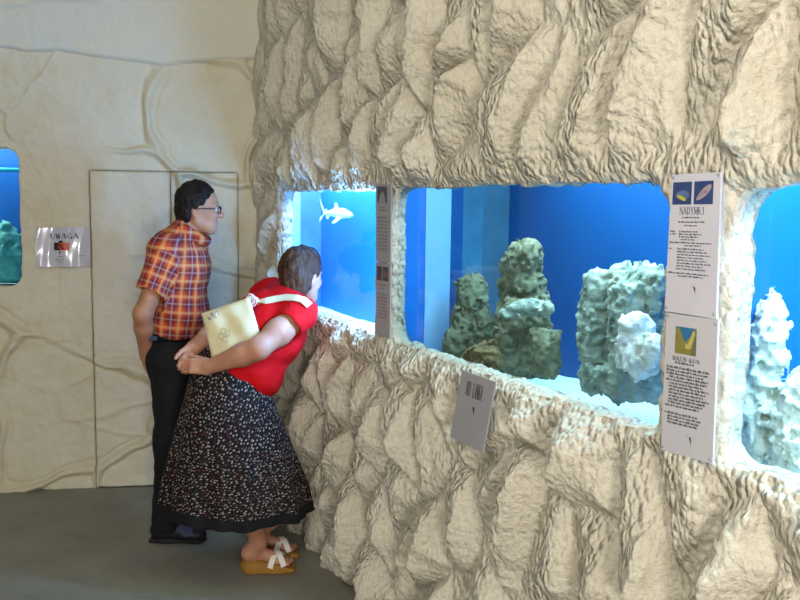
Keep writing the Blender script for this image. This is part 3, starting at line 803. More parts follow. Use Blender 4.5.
B.lines('body_text', [(.03, .15, .405), (.22, .60, .405), (.03, .16, .424), (.22, .68, .424), (.22, .64, .443), (.26, .56, .462), (.03, .88, .485), (.34, .68, .504)] +
        [(.03, .10, .53)] + [(.20, .80 + .06 * ((i * 7) % 3 - 1), .53 + i * .0205) for i in range(8)] + [(.03, .84, .705), (.24, .74, .725)], M['ink'], 2)
B.bird(.56, .80, .05); pins(B, [(.04, .02), (.96, .02), (.04, .97), (.96, .97)])
B = Board('information_board', 'white species board with one rocky photo, lower of the pair on the near pillar', [P_(666.5, 312.5), P_(718, 320), P_(712.5, 464), P_(661, 450)], M['paper_lo'])
mb = MB(); B.rect(mb, .21, .085, .62, .275, .0008, 0)
B.shape(mb, [(.21, .085), (.30, .10), (.40, .19), (.50, .15), (.58, .09), (.62, .085), (.62, .275), (.21, .275)], .0012, 1)
B.shape(mb, [(.42, .19), (.46, .205), (.56, .10), (.60, .12), (.52, .23), (.42, .235)], .0016, 2)
B.shape(mb, [(.56, .20), (.62, .12), (.62, .275), (.52, .275)], .0014, 3); mb.build('rock_photo', [M['photo_blue'], M['photo_olive'], M['photo_sand'], simple('photo_dim_olive', '#6b6a4a', .35)], B.o)
B.words('heading', 'SKALEZN ALBIN', .16, .297, .70, .327, M['ink_soft'], .26, .14, False)
B.lines('body_text', [(.22, .60, .338), (.05, .88, .375), (.05, .86, .398), (.05, .78, .421), (.12, .87, .444), (.05, .86, .467)] + [(.11, .84 + .05 * ((i * 5) % 3 - 1), .49 + .023 * i) for i in range(7)] + [(.05, .72, .651)] +
        [(.05, .70, .705), (.11, .76, .728), (.11, .74, .751), (.11, .70, .774)], M['ink'], 4, .013)
B.bird(.55, .86, .055); pins(B, [(.04, .02), (.96, .03), (.04, .97), (.96, .97)])
# the small board below the middle window, leaning on the rough stones
nq = .055
c = [on_plane(462, 370, RW(0, 0, .052), NR), on_plane(495.5, 382, RW(0, 0, .052), NR), on_plane(482.5, 452.5, RW(0, 0, .075), NR), on_plane(450, 437, RW(0, 0, .075), NR)]
B = Board('name_board', 'small grey tilted board reading SRI LANKA below the middle window', c, M['paper_grey'])
B.words('heading', 'SRI LANKA', .22, .12, .72, .32, M['ink'], .26, .13)
B.bird(.50, .46, .10)

# narrow pillar between the far and the middle window
q = .026; Q_ = lambda px, py: on_plane(px, py, RW(0, 0, q), NR)
B = Board('information_board', 'grey narrow board with a photo on top, upper on the pillar between two windows', [Q_(375.8, 184), Q_(391, 184.5), Q_(390.5, 263), Q_(375.8, 261)], M['paper_grey'])
mb = MB(); B.rect(mb, .12, .03, .75, .24, .0008, 0); B.shape(mb, [(.2, .24), (.32, .13), (.5, .09), (.62, .16), (.68, .24)], .0012, 1); mb.build('photo', [M['photo_dark'], M['photo_grey']], B.o)
B.lines('body_text', [(.25, .62, .29), (.2, .7, .33), (.12, .75, .42)] + [(.15, .8, .47 + .045 * i) for i in range(9)], M['ink_soft'], 6, .016)
B = Board('information_board', 'grey narrow board with two small photos, lower on the pillar between two windows', [Q_(375.8, 262), Q_(390.5, 264), Q_(389.6, 339), Q_(375.4, 334)], M['paper_grey'])
mb = MB(); B.rect(mb, .10, .05, .44, .24, .0008, 0); mb.build('photo', M['photo_dark'], B.o)
mb = MB(); B.rect(mb, .50, .05, .86, .24, .0008, 0); B.shape(mb, fishpts(.68, .15, .13, .07), .0012, 1); mb.build('photo', [M['photo_dark'], simple('photo_rust', '#7a5b52', .35)], B.o)
B.lines('body_text', [(.2, .72, .29), (.3, .62, .34)] + [(.15, .8, .42 + .045 * i) for i in range(8)], M['ink_soft'], 7, .016)
# the laminated notice on the back wall
def notice():
    K = lambda px, py, o: on_plane(px, py, BW(0, 0, o), NB)
    tl, tr, br, bl = K(35.5, 228, .03), K(90, 227, .03), K(90.5, 266.5, .03), K(36, 267, .03)
    n = 60; mm_ = 24; aa = np.linspace(0, 1, n); bb = np.linspace(0, 1, mm_)
    Aq, Bq = np.meshgrid(aa, bb, indexing='ij')
    def wave(a, b): return .0085 * np.sin(a * 11.5 + .8 * np.sin(b * 3.) + .9) + .0012 * np.sin(a * 33 + b * 5) + .002 * np.sin(b * 6 + a * 3)
    def pos(a, b, l=0.):
        a, b = np.asarray(a, float), np.asarray(b, float)
        P = (tl * ((1 - a) * (1 - b))[..., None] + tr * (a * (1 - b))[..., None] + br * (a * b)[..., None] + bl * ((1 - a) * b)[..., None])
        return P + NB * (wave(a, b) + l)[..., None]
    t = NT('glossy_laminate'); t.base(lin('#c4c3cf')); t.b.inputs['Roughness'].default_value = .22; t.b.inputs['Specular IOR Level'].default_value = .7; t.b.inputs['Coat Weight'].default_value = 1; t.b.inputs['Coat Roughness'].default_value = .08
    o = mesh_obj('warning_notice', pos(Aq, Bq).reshape(-1, 3), grid_faces(n, mm_), t.m); tag(o, 'glossy wavy laminated notice reading UWAGA with a camera picture on the back wall', 'sign')
    def lam(name, polys, mats):
        mb = MB()
        for pts, mi, l in polys: mb.poly([pos(a, b, l) for a, b in pts], mi)
        mb.build(name, mats, o)
    polys = []; a0, a1, b0, b1 = .27, .80, .15, .29; adv = (a1 - a0) / 5
    for i, ch in enumerate('UWAGA'):
        for p, q, th in GL[ch]:
            P0 = np.array([a0 + i * adv + p[0] * adv * .75, b1 - p[1] * (b1 - b0)]); P1 = np.array([a0 + i * adv + q[0] * adv * .75, b1 - q[1] * (b1 - b0)])
            d = P1 - P0; d = d / np.linalg.norm(d); nn = np.array([-d[1], d[0]]) * (.011 if th else .005)
            polys.append(([P0 + nn, P0 - nn, P1 - nn, P1 + nn], 0, .0012))
    lam('heading', polys, [M['ink']])
    R = lambda a, b, c, d, mi, l: ([(a, d), (c, d), (c, b), (a, b)], mi, l)
    ring = [(.455 + .05 * math.cos(2 * math.pi * k / 16), .47 + .09 * math.sin(2 * math.pi * k / 16)) for k in range(16)]
    lam('camera_pictogram', [R(.33, .38, .45, .58, 0, .0025), R(.45, .38, .53, .58, 1, .0025), R(.53, .38, .62, .58, 1, .0025), (ring, 2, .0035), ([(.40, .42), (.42, .40), (.52, .54), (.50, .56)], 0, .0045), ([(.43, .60), (.46, .60), (.44, .68), (.42, .66)], 0, .0012), R(.42, .33, .50, .39, 0, .0012)],
        [simple('print_black', '#2b2a2a', .4), simple('print_red', '#c9584a', .4), simple('print_orange_red', '#b3472c', .4)])
    lam('body_text', [R(.40, .73, .50, .745, 0, .0012), R(.34, .80, .42, .815, 0, .0012), R(.44, .80, .52, .815, 0, .0012), R(.38, .86, .50, .872, 0, .0012)], [M['ink_soft']])
    lam('body_text', [R(.78, .72, .88, .735, 0, .0012)], [M['ink_soft']])
notice()
# ------------------------------------------------------------------ people
from mathutils.bvhtree import BVHTree
def skin_mat(name, c1, c2):
    t = NT(name); v = t.coord(); t.b.inputs['Roughness'].default_value = .55; t.b.inputs['Specular IOR Level'].default_value = .35
    t.base(t.mix(t.ramp(t.noise(v, 14, 4), [(.3, 0.), (.7, 1.)]), lin(c1), lin(c2)))
    t.b.inputs['Subsurface Weight'].default_value = .08; t.b.inputs['Subsurface Radius'].default_value = (.012, .005, .003)
    t.bump(t.noise(v, 160, 3), .12, .002); return t.m
M['skin'] = skin_mat('skin', '#a06c50', '#b98464'); M['skin_w'] = skin_mat('skin_fair', '#a8735a', '#c08c72')
def hair_mat(name, c1, c2):
    t = NT(name); v = t.coord(); t.b.inputs['Roughness'].default_value = .65; t.b.inputs['Specular IOR Level'].default_value = .2
    mp = t.new('ShaderNodeMapping'); mp.inputs['Scale'].default_value = (90, 90, 18); t.link(v, mp.inputs['Vector'])
    n = t.noise(mp.outputs[0], 1, 3); t.base(t.mix(t.ramp(n, [(.35, 0.), (.7, 1.)]), lin(c1), lin(c2))); t.bump(n, .6, .006); return t.m
M['hair_dark'] = hair_mat('dark_hair', '#100c0a', '#221a15'); M['hair_brown'] = hair_mat('brown_hair', '#2c1c14', '#553826')
def plaid():
    t = NT('plaid_cotton'); t.b.inputs['Roughness'].default_value = .85; t.b.inputs['Specular IOR Level'].default_value = .15
    at = t.new('ShaderNodeAttribute', attribute_name='pl'); sp = t.new('ShaderNodeSeparateXYZ'); t.link(at.outputs['Vector'], sp.inputs[0])
    c = None
    def bands(o, per, lo, hi, soft=.04):
        fr = t.math('FRACT', t.math('ADD', t.math('DIVIDE', o, per), 100.25))
        return t.ramp(fr, [(max(0, lo - soft), 0.), (lo, 1.), (hi, 1.), (min(1, hi + soft), 0.)])
    X, Y = sp.outputs[0], sp.outputs[1]
    c = lin('#c24a22')
    P1 = .074
    c = t.mix(t.math('MULTIPLY', bands(X, P1, .08, .46, .10), .54), c, lin('#361a3a'))
    c = t.mix(t.math('MULTIPLY', bands(Y, P1, .08, .46, .10), .48), c, lin('#3d1b2a'))
    c = t.mix(t.math('MULTIPLY', bands(X, P1, .68, .80, .06), .42), c, lin('#e0b070'))
    c = t.mix(t.math('MULTIPLY', bands(Y, P1, .68, .80, .06), .45), c, lin('#dfa868'))
    c = t.mix(t.math('MULTIPLY', bands(X, P1, .25, .31, .03), .30), c, lin('#b9b4c8'))
    c = t.mix(t.math('MULTIPLY', bands(Y, P1, .25, .31, .03), .30), c, lin('#c8a8a0'))
    t.base(c); t.bump(t.noise(t.coord(), 40, 4), .25, .006); return t.m
M['plaid'] = plaid()
def print_mat():
    t = NT('printed_skirt_cloth'); t.b.inputs['Roughness'].default_value = .8; t.b.inputs['Specular IOR Level'].default_value = .2
    at = t.new('ShaderNodeAttribute', attribute_name='pl')
    vo = t.new('ShaderNodeTexVoronoi', voronoi_dimensions='2D'); vo.inputs['Scale'].default_value = 78; vo.inputs['Randomness'].default_value = .75
    t.link(at.outputs['Vector'], vo.inputs['Vector'])
    f = t.ramp(vo.outputs['Distance'], [(.0, 1.), (.22, 1.), (.29, 0.)])
    sp = t.new('ShaderNodeSeparateColor'); t.link(vo.outputs['Color'], sp.inputs[0])
    dot = t.ramp(sp.outputs[0], [(0, '#9a8e86'), (.25, '#75655c'), (.45, '#5d2a32'), (.60, '#9b9288'), (.75, '#55534d'), (.88, '#3a2a2c')], 'CONSTANT')
    c = t.mix(f, lin('#120f12'), dot); t.base(c); t.bump(t.noise(t.coord(), 30, 3), .2, .006); return t.m
M['print'] = print_mat()
M['black_cloth'] = simple('black_cloth', '#0e0d10', .85, bump=.3, bscale=50, bdist=.004)
M['trousers'] = simple('black_trousers', '#121217', .8, bump=.3, bscale=30, bdist=.006)
M['red'] = simple('red_jersey', '#c40d14', .8, var=.08, vscale=12, bump=.25, bscale=45, bdist=.004, spec=.15)
M['belt'] = simple('black_leather', '#101014', .4)
M['shoe'] = simple('dark_shoe_leather', '#191a20', .5, bump=.2)
M['shoe_blue'] = simple('blue_grey_shoe_mesh', '#3b4058', .6, var=.25, vscale=40)
M['sole'] = simple('dark_rubber_sole', '#1c1b1c', .7)
M['cork'] = simple('tan_cork_wedge', '#94692a', .7, var=.1, vscale=50, bump=.2)
M['white_leather'] = simple('white_leather', '#e4e0d8', .5)
M['bag'] = simple('cream_canvas_leather', '#d8d0a8', .6, var=.05, vscale=10, bump=.3, bscale=30, bdist=.004)
M['steel'] = simple('steel_frame', '#2d3038', .3, metal=.6)
M['silver'] = simple('silver_ring', '#b9bac0', .3, metal=.9)
M['eye_white'] = simple('eye_white', '#dcdad4', .3); M['iris'] = simple('dark_iris', '#2b2018', .2)

def frame(az, pitch=0., roll=0.):
    """forward, left, up of a head or foot that faces azimuth az (deg from image right, + away)"""
    a, p = math.radians(az), math.radians(pitch)
    f = V3(math.cos(a) * math.cos(p), math.sin(a) * math.cos(p), math.sin(p)); l = V3(-math.sin(a), math.cos(a), 0)
    u = np.cross(f, l)
    if roll:
        r = math.radians(roll); l, u = l * math.cos(r) + u * math.sin(r), u * math.cos(r) - l * math.sin(r)
    return f, l, u
def head(S, C, fr, female=False):
    f, l, u = fr; R = np.stack([f, l, u]); L = lambda a, b, c: C + f * a + l * b + u * c
    S.ell(L(-.005, 0, .005), (.094, .074, .098), R, k=.02)
    S.ell(L(.035, 0, -.060), (.058, .056, .075), R, k=.03)
    S.cap(L(.062, -.012, -.112), L(.062, .012, -.112), .024, k=.025)             # chin
    for s in (-1, 1):
        S.cap(L(-.005, s * .052, -.070), L(.055, s * .02, -.112), .018, k=.025)   # jaw line
        S.ell(L(.066, s * .036, -.045), (.022, .022, .02), R, k=.02)              # cheek
        S.cap(L(.084, s * .012, .004), L(.076, s * .042, .000), .010, k=.014)     # brow
        S.ell(L(.093, s * .031, -.018), (.012, .015, .010), R, k=.008, sub=True)  # socket
        S.ell(L(-.008, s * .074, -.030), (.020, .008, .031), R, k=.006)           # ear
        S.ell(L(-.002, s * .080, -.028), (.009, .005, .016), R, k=.004, sub=True)
        S.cap(L(-.012, s * .074, -.052), L(-.006, s * .072, -.058), .007, k=.006) # lobe
    n = .9 if female else 1.
    S.cap(L(.086, 0, -.008), L(.086 + .026 * n, 0, -.048), .008, .0125, k=.012)   # nose
    for s in (-1, 1): S.ell(L(.092, s * .011, -.052), (.012, .008, .008), R, k=.008)
    S.cap(L(.083, -.020, -.083), L(.083, .020, -.083), .0075, k=.006); S.cap(L(.090, -.010, -.081), L(.090, .010, -.081), .006, k=.006)
    S.cap(L(.082, -.016, -.093), L(.082, .016, -.093), .008, k=.006)
    S.cap(L(.094, -.018, -.0875), L(.094, .018, -.0875), .0028, k=.003, sub=True) # mouth line
    return L, R
def eyes(parent, L, R):
    for s in (-1, 1):
        e = SDF(); e.ell(L(.080, s * .031, -.018), (.0125, .0125, .0115), R); w = sobj('eye', e, .0025, M['eye_white'], parent)
        e = SDF(); e.ell(L(.0905, s * .031, -.018), (.0035, .0055, .0055), R); sobj('iris', e, .0014, M['iris'], w)
def hand(S, wr, D, N, side, curls, spread=0., thumb=(.75, .6, .2), size=1., k=.005):
    """wr wrist, D direction of the palm, N where the fingers curl to, side towards the thumb"""
    D, N = unit(D), np.asarray(N, float); N = unit(N - D * np.dot(N, D)); sd = np.cross(D, N); sd = sd if np.dot(sd, side) > 0 else -sd
    z = size
    R = np.stack([D, sd, N])
    S.box(wr + D * .045 * z, (.046 * z, .037 * z, .0125 * z), R, rad=.012 * z, k=.018)
    S.ell(wr + D * .03 * z + sd * .024 * z + N * .006, (.03 * z, .018 * z, .014 * z), R, k=.012)
    for i, (ln, rad) in enumerate(((.94, .0086), (1.05, .0088), (.98, .0084), (.78, .0074))):
        root = wr + D * (.086 - .004 * abs(i - 1)) * z + sd * (.028 - .0187 * i) * z
        p, a = root, math.radians(curls[i] * .55); base = unit(D + sd * spread * (1.5 - i))
        for j, seg in enumerate((.043, .027, .021)):
            d = base * math.cos(a) + N * math.sin(a); q = p + d * seg * ln * z
            S.cap(p, q, rad * z * (1 - .06 * j), rad * z * (.94 - .08 * j), k=k); p = q; a += math.radians(curls[i] * (.9 if j == 0 else .6))
    t0 = wr + D * .022 * z + sd * .028 * z; d = unit(sd * thumb[0] + D * thumb[1] + N * thumb[2])
    t1 = t0 + d * .042 * z; d2 = unit(d + D * .5 + N * .25); t2 = t1 + d2 * .03 * z; t3 = t2 + unit(d2 + N * .3) * .022 * z
    S.cap(t0, t1, .0125 * z, .0105 * z, k=.01); S.cap(t1, t2, .0102 * z, .0095 * z, k=k); S.cap(t2, t3, .0095 * z, .008 * z, k=k)
def seg_dist(V, a, b):
    ab = b - a; t = np.clip(((V - a) @ ab) / (ab @ ab), 0, 1); return np.linalg.norm(V - a - t[:, None] * ab, axis=1), t
def axis_uv(V, a, b, R_, ref):
    """unrolled cloth coordinates around the axis a-b"""
    t = unit(b - a); x = unit(ref - t * np.dot(ref, t)); y = np.cross(t, x); d = V - a
    return np.stack([np.arctan2(d @ y, d @ x) * R_, d @ t, 0 * d[:, 0]], -1)
def surf(o):
    me = o.data; base = world_loc(o)
    vs = [Vector(v.co) + Vector(base) for v in me.vertices]; return BVHTree.FromPolygons(vs, [tuple(p.vertices) for p in me.polygons])
def hit(bv, px, py, lift):
    d = Vector(ray(px, py)).normalized(); loc, no, _, _ = bv.ray_cast(Vector(CAM), d)
    if loc is None: loc, no, _, _ = bv.find_nearest(Vector(on_plane(px, py, V3(0, YW, 0), V3(0, 1, 0))))
    return V3(*loc) + V3(*no) * lift
def ribbon(name, pts, nrm, width, th, mat, parent, wid=None):
    mb = MB(); pts = [np.asarray(p, float) for p in pts]; rings = []
    for i, p in enumerate(pts):
        t = unit(pts[min(i + 1, len(pts) - 1)] - pts[max(i - 1, 0)]); n = unit(nrm[i] - t * np.dot(nrm[i], t)); s = np.cross(t, n) * width / 2
        rings.append([p - s - n * th / 2, p + s - n * th / 2, p + s + n * th / 2, p - s + n * th / 2])
    for a, b in zip(rings[:-1], rings[1:]): mb.hexa(a, b)
    return mb.build(name, mat, parent)

# ---------------- the man
base = on_floor(178, 541) + V3(0, .09, 0); YM = base[1]; KM = YM / FPX
def Pm(px, py, dy=0.): return on_plane(px, py, V3(0, YM + dy, 0), V3(0, 1, 0))
# joints are placed in the plane of the body (dy = 0) and then moved sideways so that depth does not shift the pose
def Jm(px, py, dy=0.): return Pm(px, py) + V3(0, dy, 0)
man = empty('person', V3(base[0], base[1], 0)); tag(man, 'standing man in a red plaid shirt and black trousers, hands behind his back', 'person', 'aquarium visitors')
frm = frame(8, -2)
S = SDF()
S.ell(Jm(171, 352), (.10, .15, .11)); S.ell(Jm(178, 308), (.125, .155, .16), k=.06); S.ell(Jm(181, 264), (.12, .17, .15), k=.06)
S.cap(Jm(174, 250, -.15), Jm(184, 247, .15), .062, k=.05)
S.cap(Jm(184, 240), Jm(193, 214), .062, .054, k=.03)
Lm, Rm = head(S, Jm(198.5, 204.5), frm)
# arms behind the back
shR_m, elR_m, wrR_m = Pm(168, 256, -.160), Pm(143, 314, -.215), Pm(146, 356, -.09)
for sh, el, wr in ((shR_m, elR_m, wrR_m), (Jm(182, 250, .185), Jm(152, 314, .235), Jm(148, 357, .06))):
    S.chain([sh, el], [.054, .043], k=.03); S.chain([el, el + (wr - el) * .3, wr], [.043, .043, .029], k=.02)
hand(S, wrR_m, V3(-.05, .75, -.65), V3(.8, .2, 0), V3(0, 0, -1), (45, 50, 55, 60))
hand(S, Jm(148, 357, .06), V3(-.1, -.8, -.6), V3(.8, -.2, 0), V3(0, 0, 1), (60, 65, 65, 70))
FOOT = [on_floor(178, 541), on_floor(190, 527)]
ANK = [p + V3(-.070, 0, .10) for p in FOOT]
for an, dy in zip(ANK, (-.09, .10)):
    S.chain([Pm(172, 355, dy * .9), Pm(172, 440, dy), an], [.08, .056, .036], k=.04)
    S.cap(an + V3(0, 0, -.03), an + V3(.13, 0, -.062), .030, .020, k=.02)
sobj('body', S, .005, M['skin'], man); eyes(man, Lm, Rm)
# hair
S = SDF(); f, l, u = frm
S.ell(Lm(-.012, 0, .012), (.101, .086, .105), Rm, k=.02)
S.ell(Lm(-.055, 0, -.050), (.050, .068, .060), Rm, k=.03)
S.cut(Lm(.060, 0, .040), unit(f * 1.0 - u * .62), .015)                         # hairline
S.ell(Lm(.06, 0, -.075), (.095, .12, .105), Rm, k=.015, sub=True)              # the face stays free
S.cut(Lm(-.06, 0, -.098), unit(-u + f * .35), .01)
sobj('hair', S, .004, M['hair_dark'], man, noise=lambda P: .0045 * vnoise(P, (.02, .02, .03)) + .003 * vnoise(P, .011))
# shirt
tor_a, tor_b = Jm(174, 345), Jm(184, 235)
slv = [(Pm(166, 254, -.165), Pm(150, 294, -.212)), (Jm(182, 247, .165), Jm(160, 292, .222))]
S = SDF()
S.ell(Jm(178, 308), (.148, .18, .165), k=.05); S.ell(Jm(180, 268), (.142, .195, .16), k=.06); S.ell(Jm(176, 330), (.128, .165, .09), k=.05)
S.cap(Jm(173, 249, -.15), Jm(184, 245, .15), .078, k=.05); S.ell(Jm(170, 258), (.10, .17, .13), k=.04)
S.cap(Jm(183, 241), Jm(188, 229), .078, .072, k=.04)
for a, b in slv: S.cap(a, b, .080, .074, k=.035)
S.cap(Jm(188, 232), Jm(194, 206), .058, .054, k=0, sub=True)
S.cut(Jm(190, 226), unit(V3(.60, 0, .80)), .006)
S.cut(Jm(175, 334), V3(-.06, 0, -1), .01)
for (a, b) in slv: S.cap(b + unit(b - a) * .052, b + unit(b - a) * .15, .088, .088, k=.006, sub=True)
def fold(P):
    q = P - tor_a
    return .006 * vnoise(q, (.10, .10, .05)) + .004 * vnoise(q + 3, (.05, .05, .09)) + .002 * vnoise(q, .025)
def shirt_uv(V):
    uv = axis_uv(V, tor_a, tor_b, .165, V3(.5, -.85, 0))
    for (a, b), sg in zip(slv, (-1, 1)):
        d, t = seg_dist(V, a + (b - a) * .15, b + (b - a) * .2); m_ = (d < .088) & ((V[:, 1] - YM) * sg > .135)
        uv[m_] = axis_uv(V, a, b, .085, V3(-.6, -.8, 0))[m_]
    return uv
shirt = sobj('shirt', S, .005, M['plaid'], man, noise=fold, attr=shirt_uv)
S = SDF(); S.cap(Jm(187, 240), Jm(194, 216), .086, .074, k=0); S.ell(Jm(203, 238), (.040, .075, .045), k=.02); S.cap(Jm(186, 246), Jm(197, 203), .064, .059, k=.004, sub=True)
S.cut(Jm(190, 223.5), unit(V3(.60, 0, .80)), .004); S.cut(Jm(190, 237), unit(V3(-.50, 0, -.86)), .004)
S.cap(Jm(207, 226) , Jm(218, 246), .004, .030, k=.004, sub=True)
sobj('collar', S, .004, M['plaid'], shirt, attr=lambda V: axis_uv(V, tor_a, tor_b, .08, V3(.5, -.85, 0)))
# trousers and belt
S = SDF()
S.ell(Jm(170, 355), (.115, .172, .115), k=.04)
S.cap(Jm(173, 338, -.02), Jm(173, 338, .02), .125, k=.04)
for an, dy in zip(ANK, (-.092, .102)):
    S.chain([Pm(171, 362, dy * .95), Pm(172, 440, dy), an + V3(.012, 0, -.02)], [.098, .078, .068], k=.05)
S.cut(Jm(173, 331), V3(.05, 0, 1), .006); S.cut(V3(0, 0, .052), V3(0, 0, -1), .006)
tro = sobj('trousers', S, .006, M['trousers'], man, noise=lambda P: .005 * vnoise(P, (.06, .06, .10)) + .003 * vnoise(P + 2, .03))
S = SDF(); S.ell(Jm(173.5, 333), (.134, .168, .06)); S.cut(Jm(173, 329.5), V3(.05, 0, 1), .003); S.cut(Jm(173, 337), V3(-.05, 0, -1), .003)
blt = sobj('belt', S, .005, M['belt'], man)
S = SDF(); S.box(Jm(173.5, 333) + V3(.134, -.02, 0), (.006, .022, .018), rad=.004); sobj('buckle', S, .003, M['silver'], blt)
S = SDF(); S.box(Jm(163, 333) + V3(0, -.172, 0), (.02, .008, .012), rad=.005); sobj('phone_clip', S, .003, M['shoe_blue'], blt)
# shoes
def man_shoe(b):
    f, l, u = frame(0); R = np.stack([f, l, u]); L = lambda a, c, d: b + f * a + l * c + u * d
    S = SDF(); S.ell(L(-.075, 0, .055), (.060, .040, .052), R); S.ell(L(.015, 0, .045), (.105, .043, .038), R, k=.03); S.ell(L(.085, 0, .036), (.052, .044, .030), R, k=.03)
    S.cut(L(0, 0, .018), -u, .004)
    sh = sobj('shoe', S, .004, M['shoe'], man)
    S = SDF(); S.box(L(-.075, 0, .010), (.060, .037, .010), R, rad=.009); S.box(L(.02, 0, .010), (.10, .038, .010), R, rad=.009, k=.03); S.ell(L(.085, 0, .013), (.056, .047, .012), R, k=.01)
    S.cut(L(0, 0, .001), -u)
    sobj('sole', S, .004, M['sole'], sh)
    S = SDF(); S.ell(L(.020, 0, .054), (.075, .040, .038), R); S.ell(L(.07, -.004, .043), (.062, .043, .028), R, k=.02); S.cut(L(0, 0, .030), -u)
    v = sobj('upper_panel', S, .004, M['shoe_blue'], sh)
    for i in range(4):
        a = .0 + .021 * i; mb = MB(); mb.tube([L(a, -.028, .076 - .006 * i), L(a + .004, 0, .090 - .007 * i), L(a, .028, .076 - .006 * i)], .0035, 6); mb.build('lace', M['sole'], v, smooth=True)
for p in FOOT: man_shoe(p)
# spectacles
mb = MB()
for s in (-1, 1):
    pts = [Lm(.104 - .01 * abs(math.cos(t)) * (math.cos(t) * s > 0), s * .032 + .024 * math.cos(t), -.022 + .017 * math.sin(t)) for t in np.linspace(0, 2 * math.pi, 15)]
    mb.tube(pts, .0022, 6, cap=False)
    mb.tube([Lm(.097, s * .057, -.016), Lm(.05, s * .076, -.017), Lm(-.005, s * .080, -.020), Lm(-.022, s * .078, -.034)], .0022, 6)
mb.tube([Lm(.106, -.009, -.016), Lm(.109, 0, -.013), Lm(.106, .009, -.016)], .002, 6)
gl = mb.build('spectacles', M['steel'], man, smooth=True)

# ---------------- the woman
base = on_floor(262, 572); YW = base[1]; KW = YW / FPX
def Jw(px, py, dy=0.): return on_plane(px, py, V3(0, YW + dy, 0), V3(0, 1, 0))
wom = empty('person', V3(base[0], base[1], 0)); tag(wom, 'bending woman in a red top and long printed skirt, hands clasped behind her', 'person', 'aquarium visitors')
wom.name = 'person'
frw = frame(58, -6)
ax0, ax1 = Jw(231, 378, .02), Jw(286, 304, .17); AX = unit(ax1 - ax0)
LATL = unit(np.cross(V3(0, 0, 1), V3(math.cos(.42), math.sin(.42), 0)))          # her left
DOR = unit(np.cross(LATL, AX)) ;                                                # away from her belly
if DOR[2] < 0: DOR = -DOR
RT = np.stack([AX, LATL, DOR])
S = SDF()
S.ell(Jw(230, 388, .02), (.11, .105, .11)); S.ell(Jw(248, 354, .06), (.14, .13, .11), RT, k=.06); S.ell(Jw(272, 322, .13), (.16, .16, .12), RT, k=.06)
shR, shL = Jw(298, 316, .01), Jw(268, 303, .27)
S.cap(shR, shL, .058, k=.05)
S.cap(Jw(288, 303, .16), Jw(297, 280, .17), .058, .052, k=.03)
HC = Jw(302, 271.5, .18)
Lw, Rw = head(S, HC, frw, True)
elR, wrR = Jw(258, 349, -.17), Jw(209, 367, -.12)
elL, wrL = Jw(216, 333, .08), Jw(195, 346, -.06)
S.chain([shR, shR + (elR - shR) * .5, elR], [.056, .055, .044], k=.03); S.chain([elR, elR + (wrR - elR) * .3, wrR], [.045, .046, .031], k=.025)
S.chain([shL, elL], [.050, .043], k=.03); S.chain([elL, elL + (wrL - elL) * .3, wrL], [.045, .046, .030], k=.025)
hand(S, wrR, V3(-1, -.02, .06), V3(-.1, .9, -.35), V3(0, .2, 1), (34, 40, 48, 55), size=.92, thumb=(.35, .85, .3))
hand(S, wrL, V3(-.50, -.25, -.83), V3(.45, -.80, -.35), V3(-1, -.2, .3), (48, 54, 58, 62), size=.9, thumb=(.6, .75, .3))
ankR, ankL = Jw(258, 541, 0.), Jw(266, 531, .0) + V3(0, .14, 0)
for an, kn, hp in ((ankR, Jw(240, 465, -.02), Jw(232, 400, -.02)), (ankL, Jw(248, 462, .12), Jw(232, 398, .07))):
    S.chain([hp, kn, kn + (an - kn) * .35, an], [.075, .056, .056, .037], k=.04)
def wfoot(S, b, f, l, u):
    L = lambda a, c, d: b + f * a + l * c + u * d
    S.ell(L(-.075, 0, .082), (.038, .032, .034), np.stack([f, l, u]), k=.02)
    S.cap(L(-.06, 0, .092), L(.04, 0, .062), .032, .026, k=.03)
    S.ell(L(.055, 0, .050), (.045, .037, .018), np.stack([f, l, u]), k=.02)
    for i in range(5): S.cap(L(.085, -.028 + .014 * i, .046), L(.112 - .006 * abs(i - 3.2), -.030 + .015 * i, .040), .0085, .0075, k=.004)
fR = frame(6); fL = frame(10); bR = on_floor(267, 571); bL = on_floor(272, 557)
ankles = []
for an, b, fr in ((ankR, bR, fR), (ankL, bL, fL)):
    wfoot(S, b, *fr); S.cap(an, b + fr[0] * -.072 + fr[2] * .095, .037, .034, k=.02)
sobj('body', S, .0045, M['skin_w'], wom); eyes(wom, Lw, Rw)
# sandals
for b, (f, l, u) in ((bR, fR), (bL, fL)):
    R = np.stack([f, l, u]); L = lambda a, c, d: b + f * a + l * c + u * d
    S = SDF(); S.ell(L(-.070, 0, .028), (.050, .038, .040), R); S.box(L(-.05, 0, .028), (.046, .036, .027), R, rad=.014, k=.02); S.box(L(.0, 0, .022), (.075, .035, .024), R, rad=.012, k=.03); S.box(L(.07, 0, .015), (.055, .043, .015), R, rad=.013, k=.03)
    S.cut(L(0, 0, .001), -u, .002); S.cut(L(-.02, 0, .060), unit(u * 1 + f * .28), .004)
    sd = sobj('sandal', S, .004, M['cork'], wom)
    for q, (a0, a1) in enumerate(((.015, .075), (.075, .015))):
        pts = [L(a0 + (a1 - a0) * t, -.043 * math.cos(math.pi * t), .030 + .058 * math.sin(math.pi * t) ** .8 + (.006 if q else 0) - .12 * max(0, a0 + (a1 - a0) * t - .02) * math.sin(math.pi * t)) for t in np.linspace(0, 1, 11)]
        ribbon('strap', pts, [u + (-l) * math.cos(math.pi * t) for t in np.linspace(0, 1, 11)], .024, .004, M['white_leather'], sd)
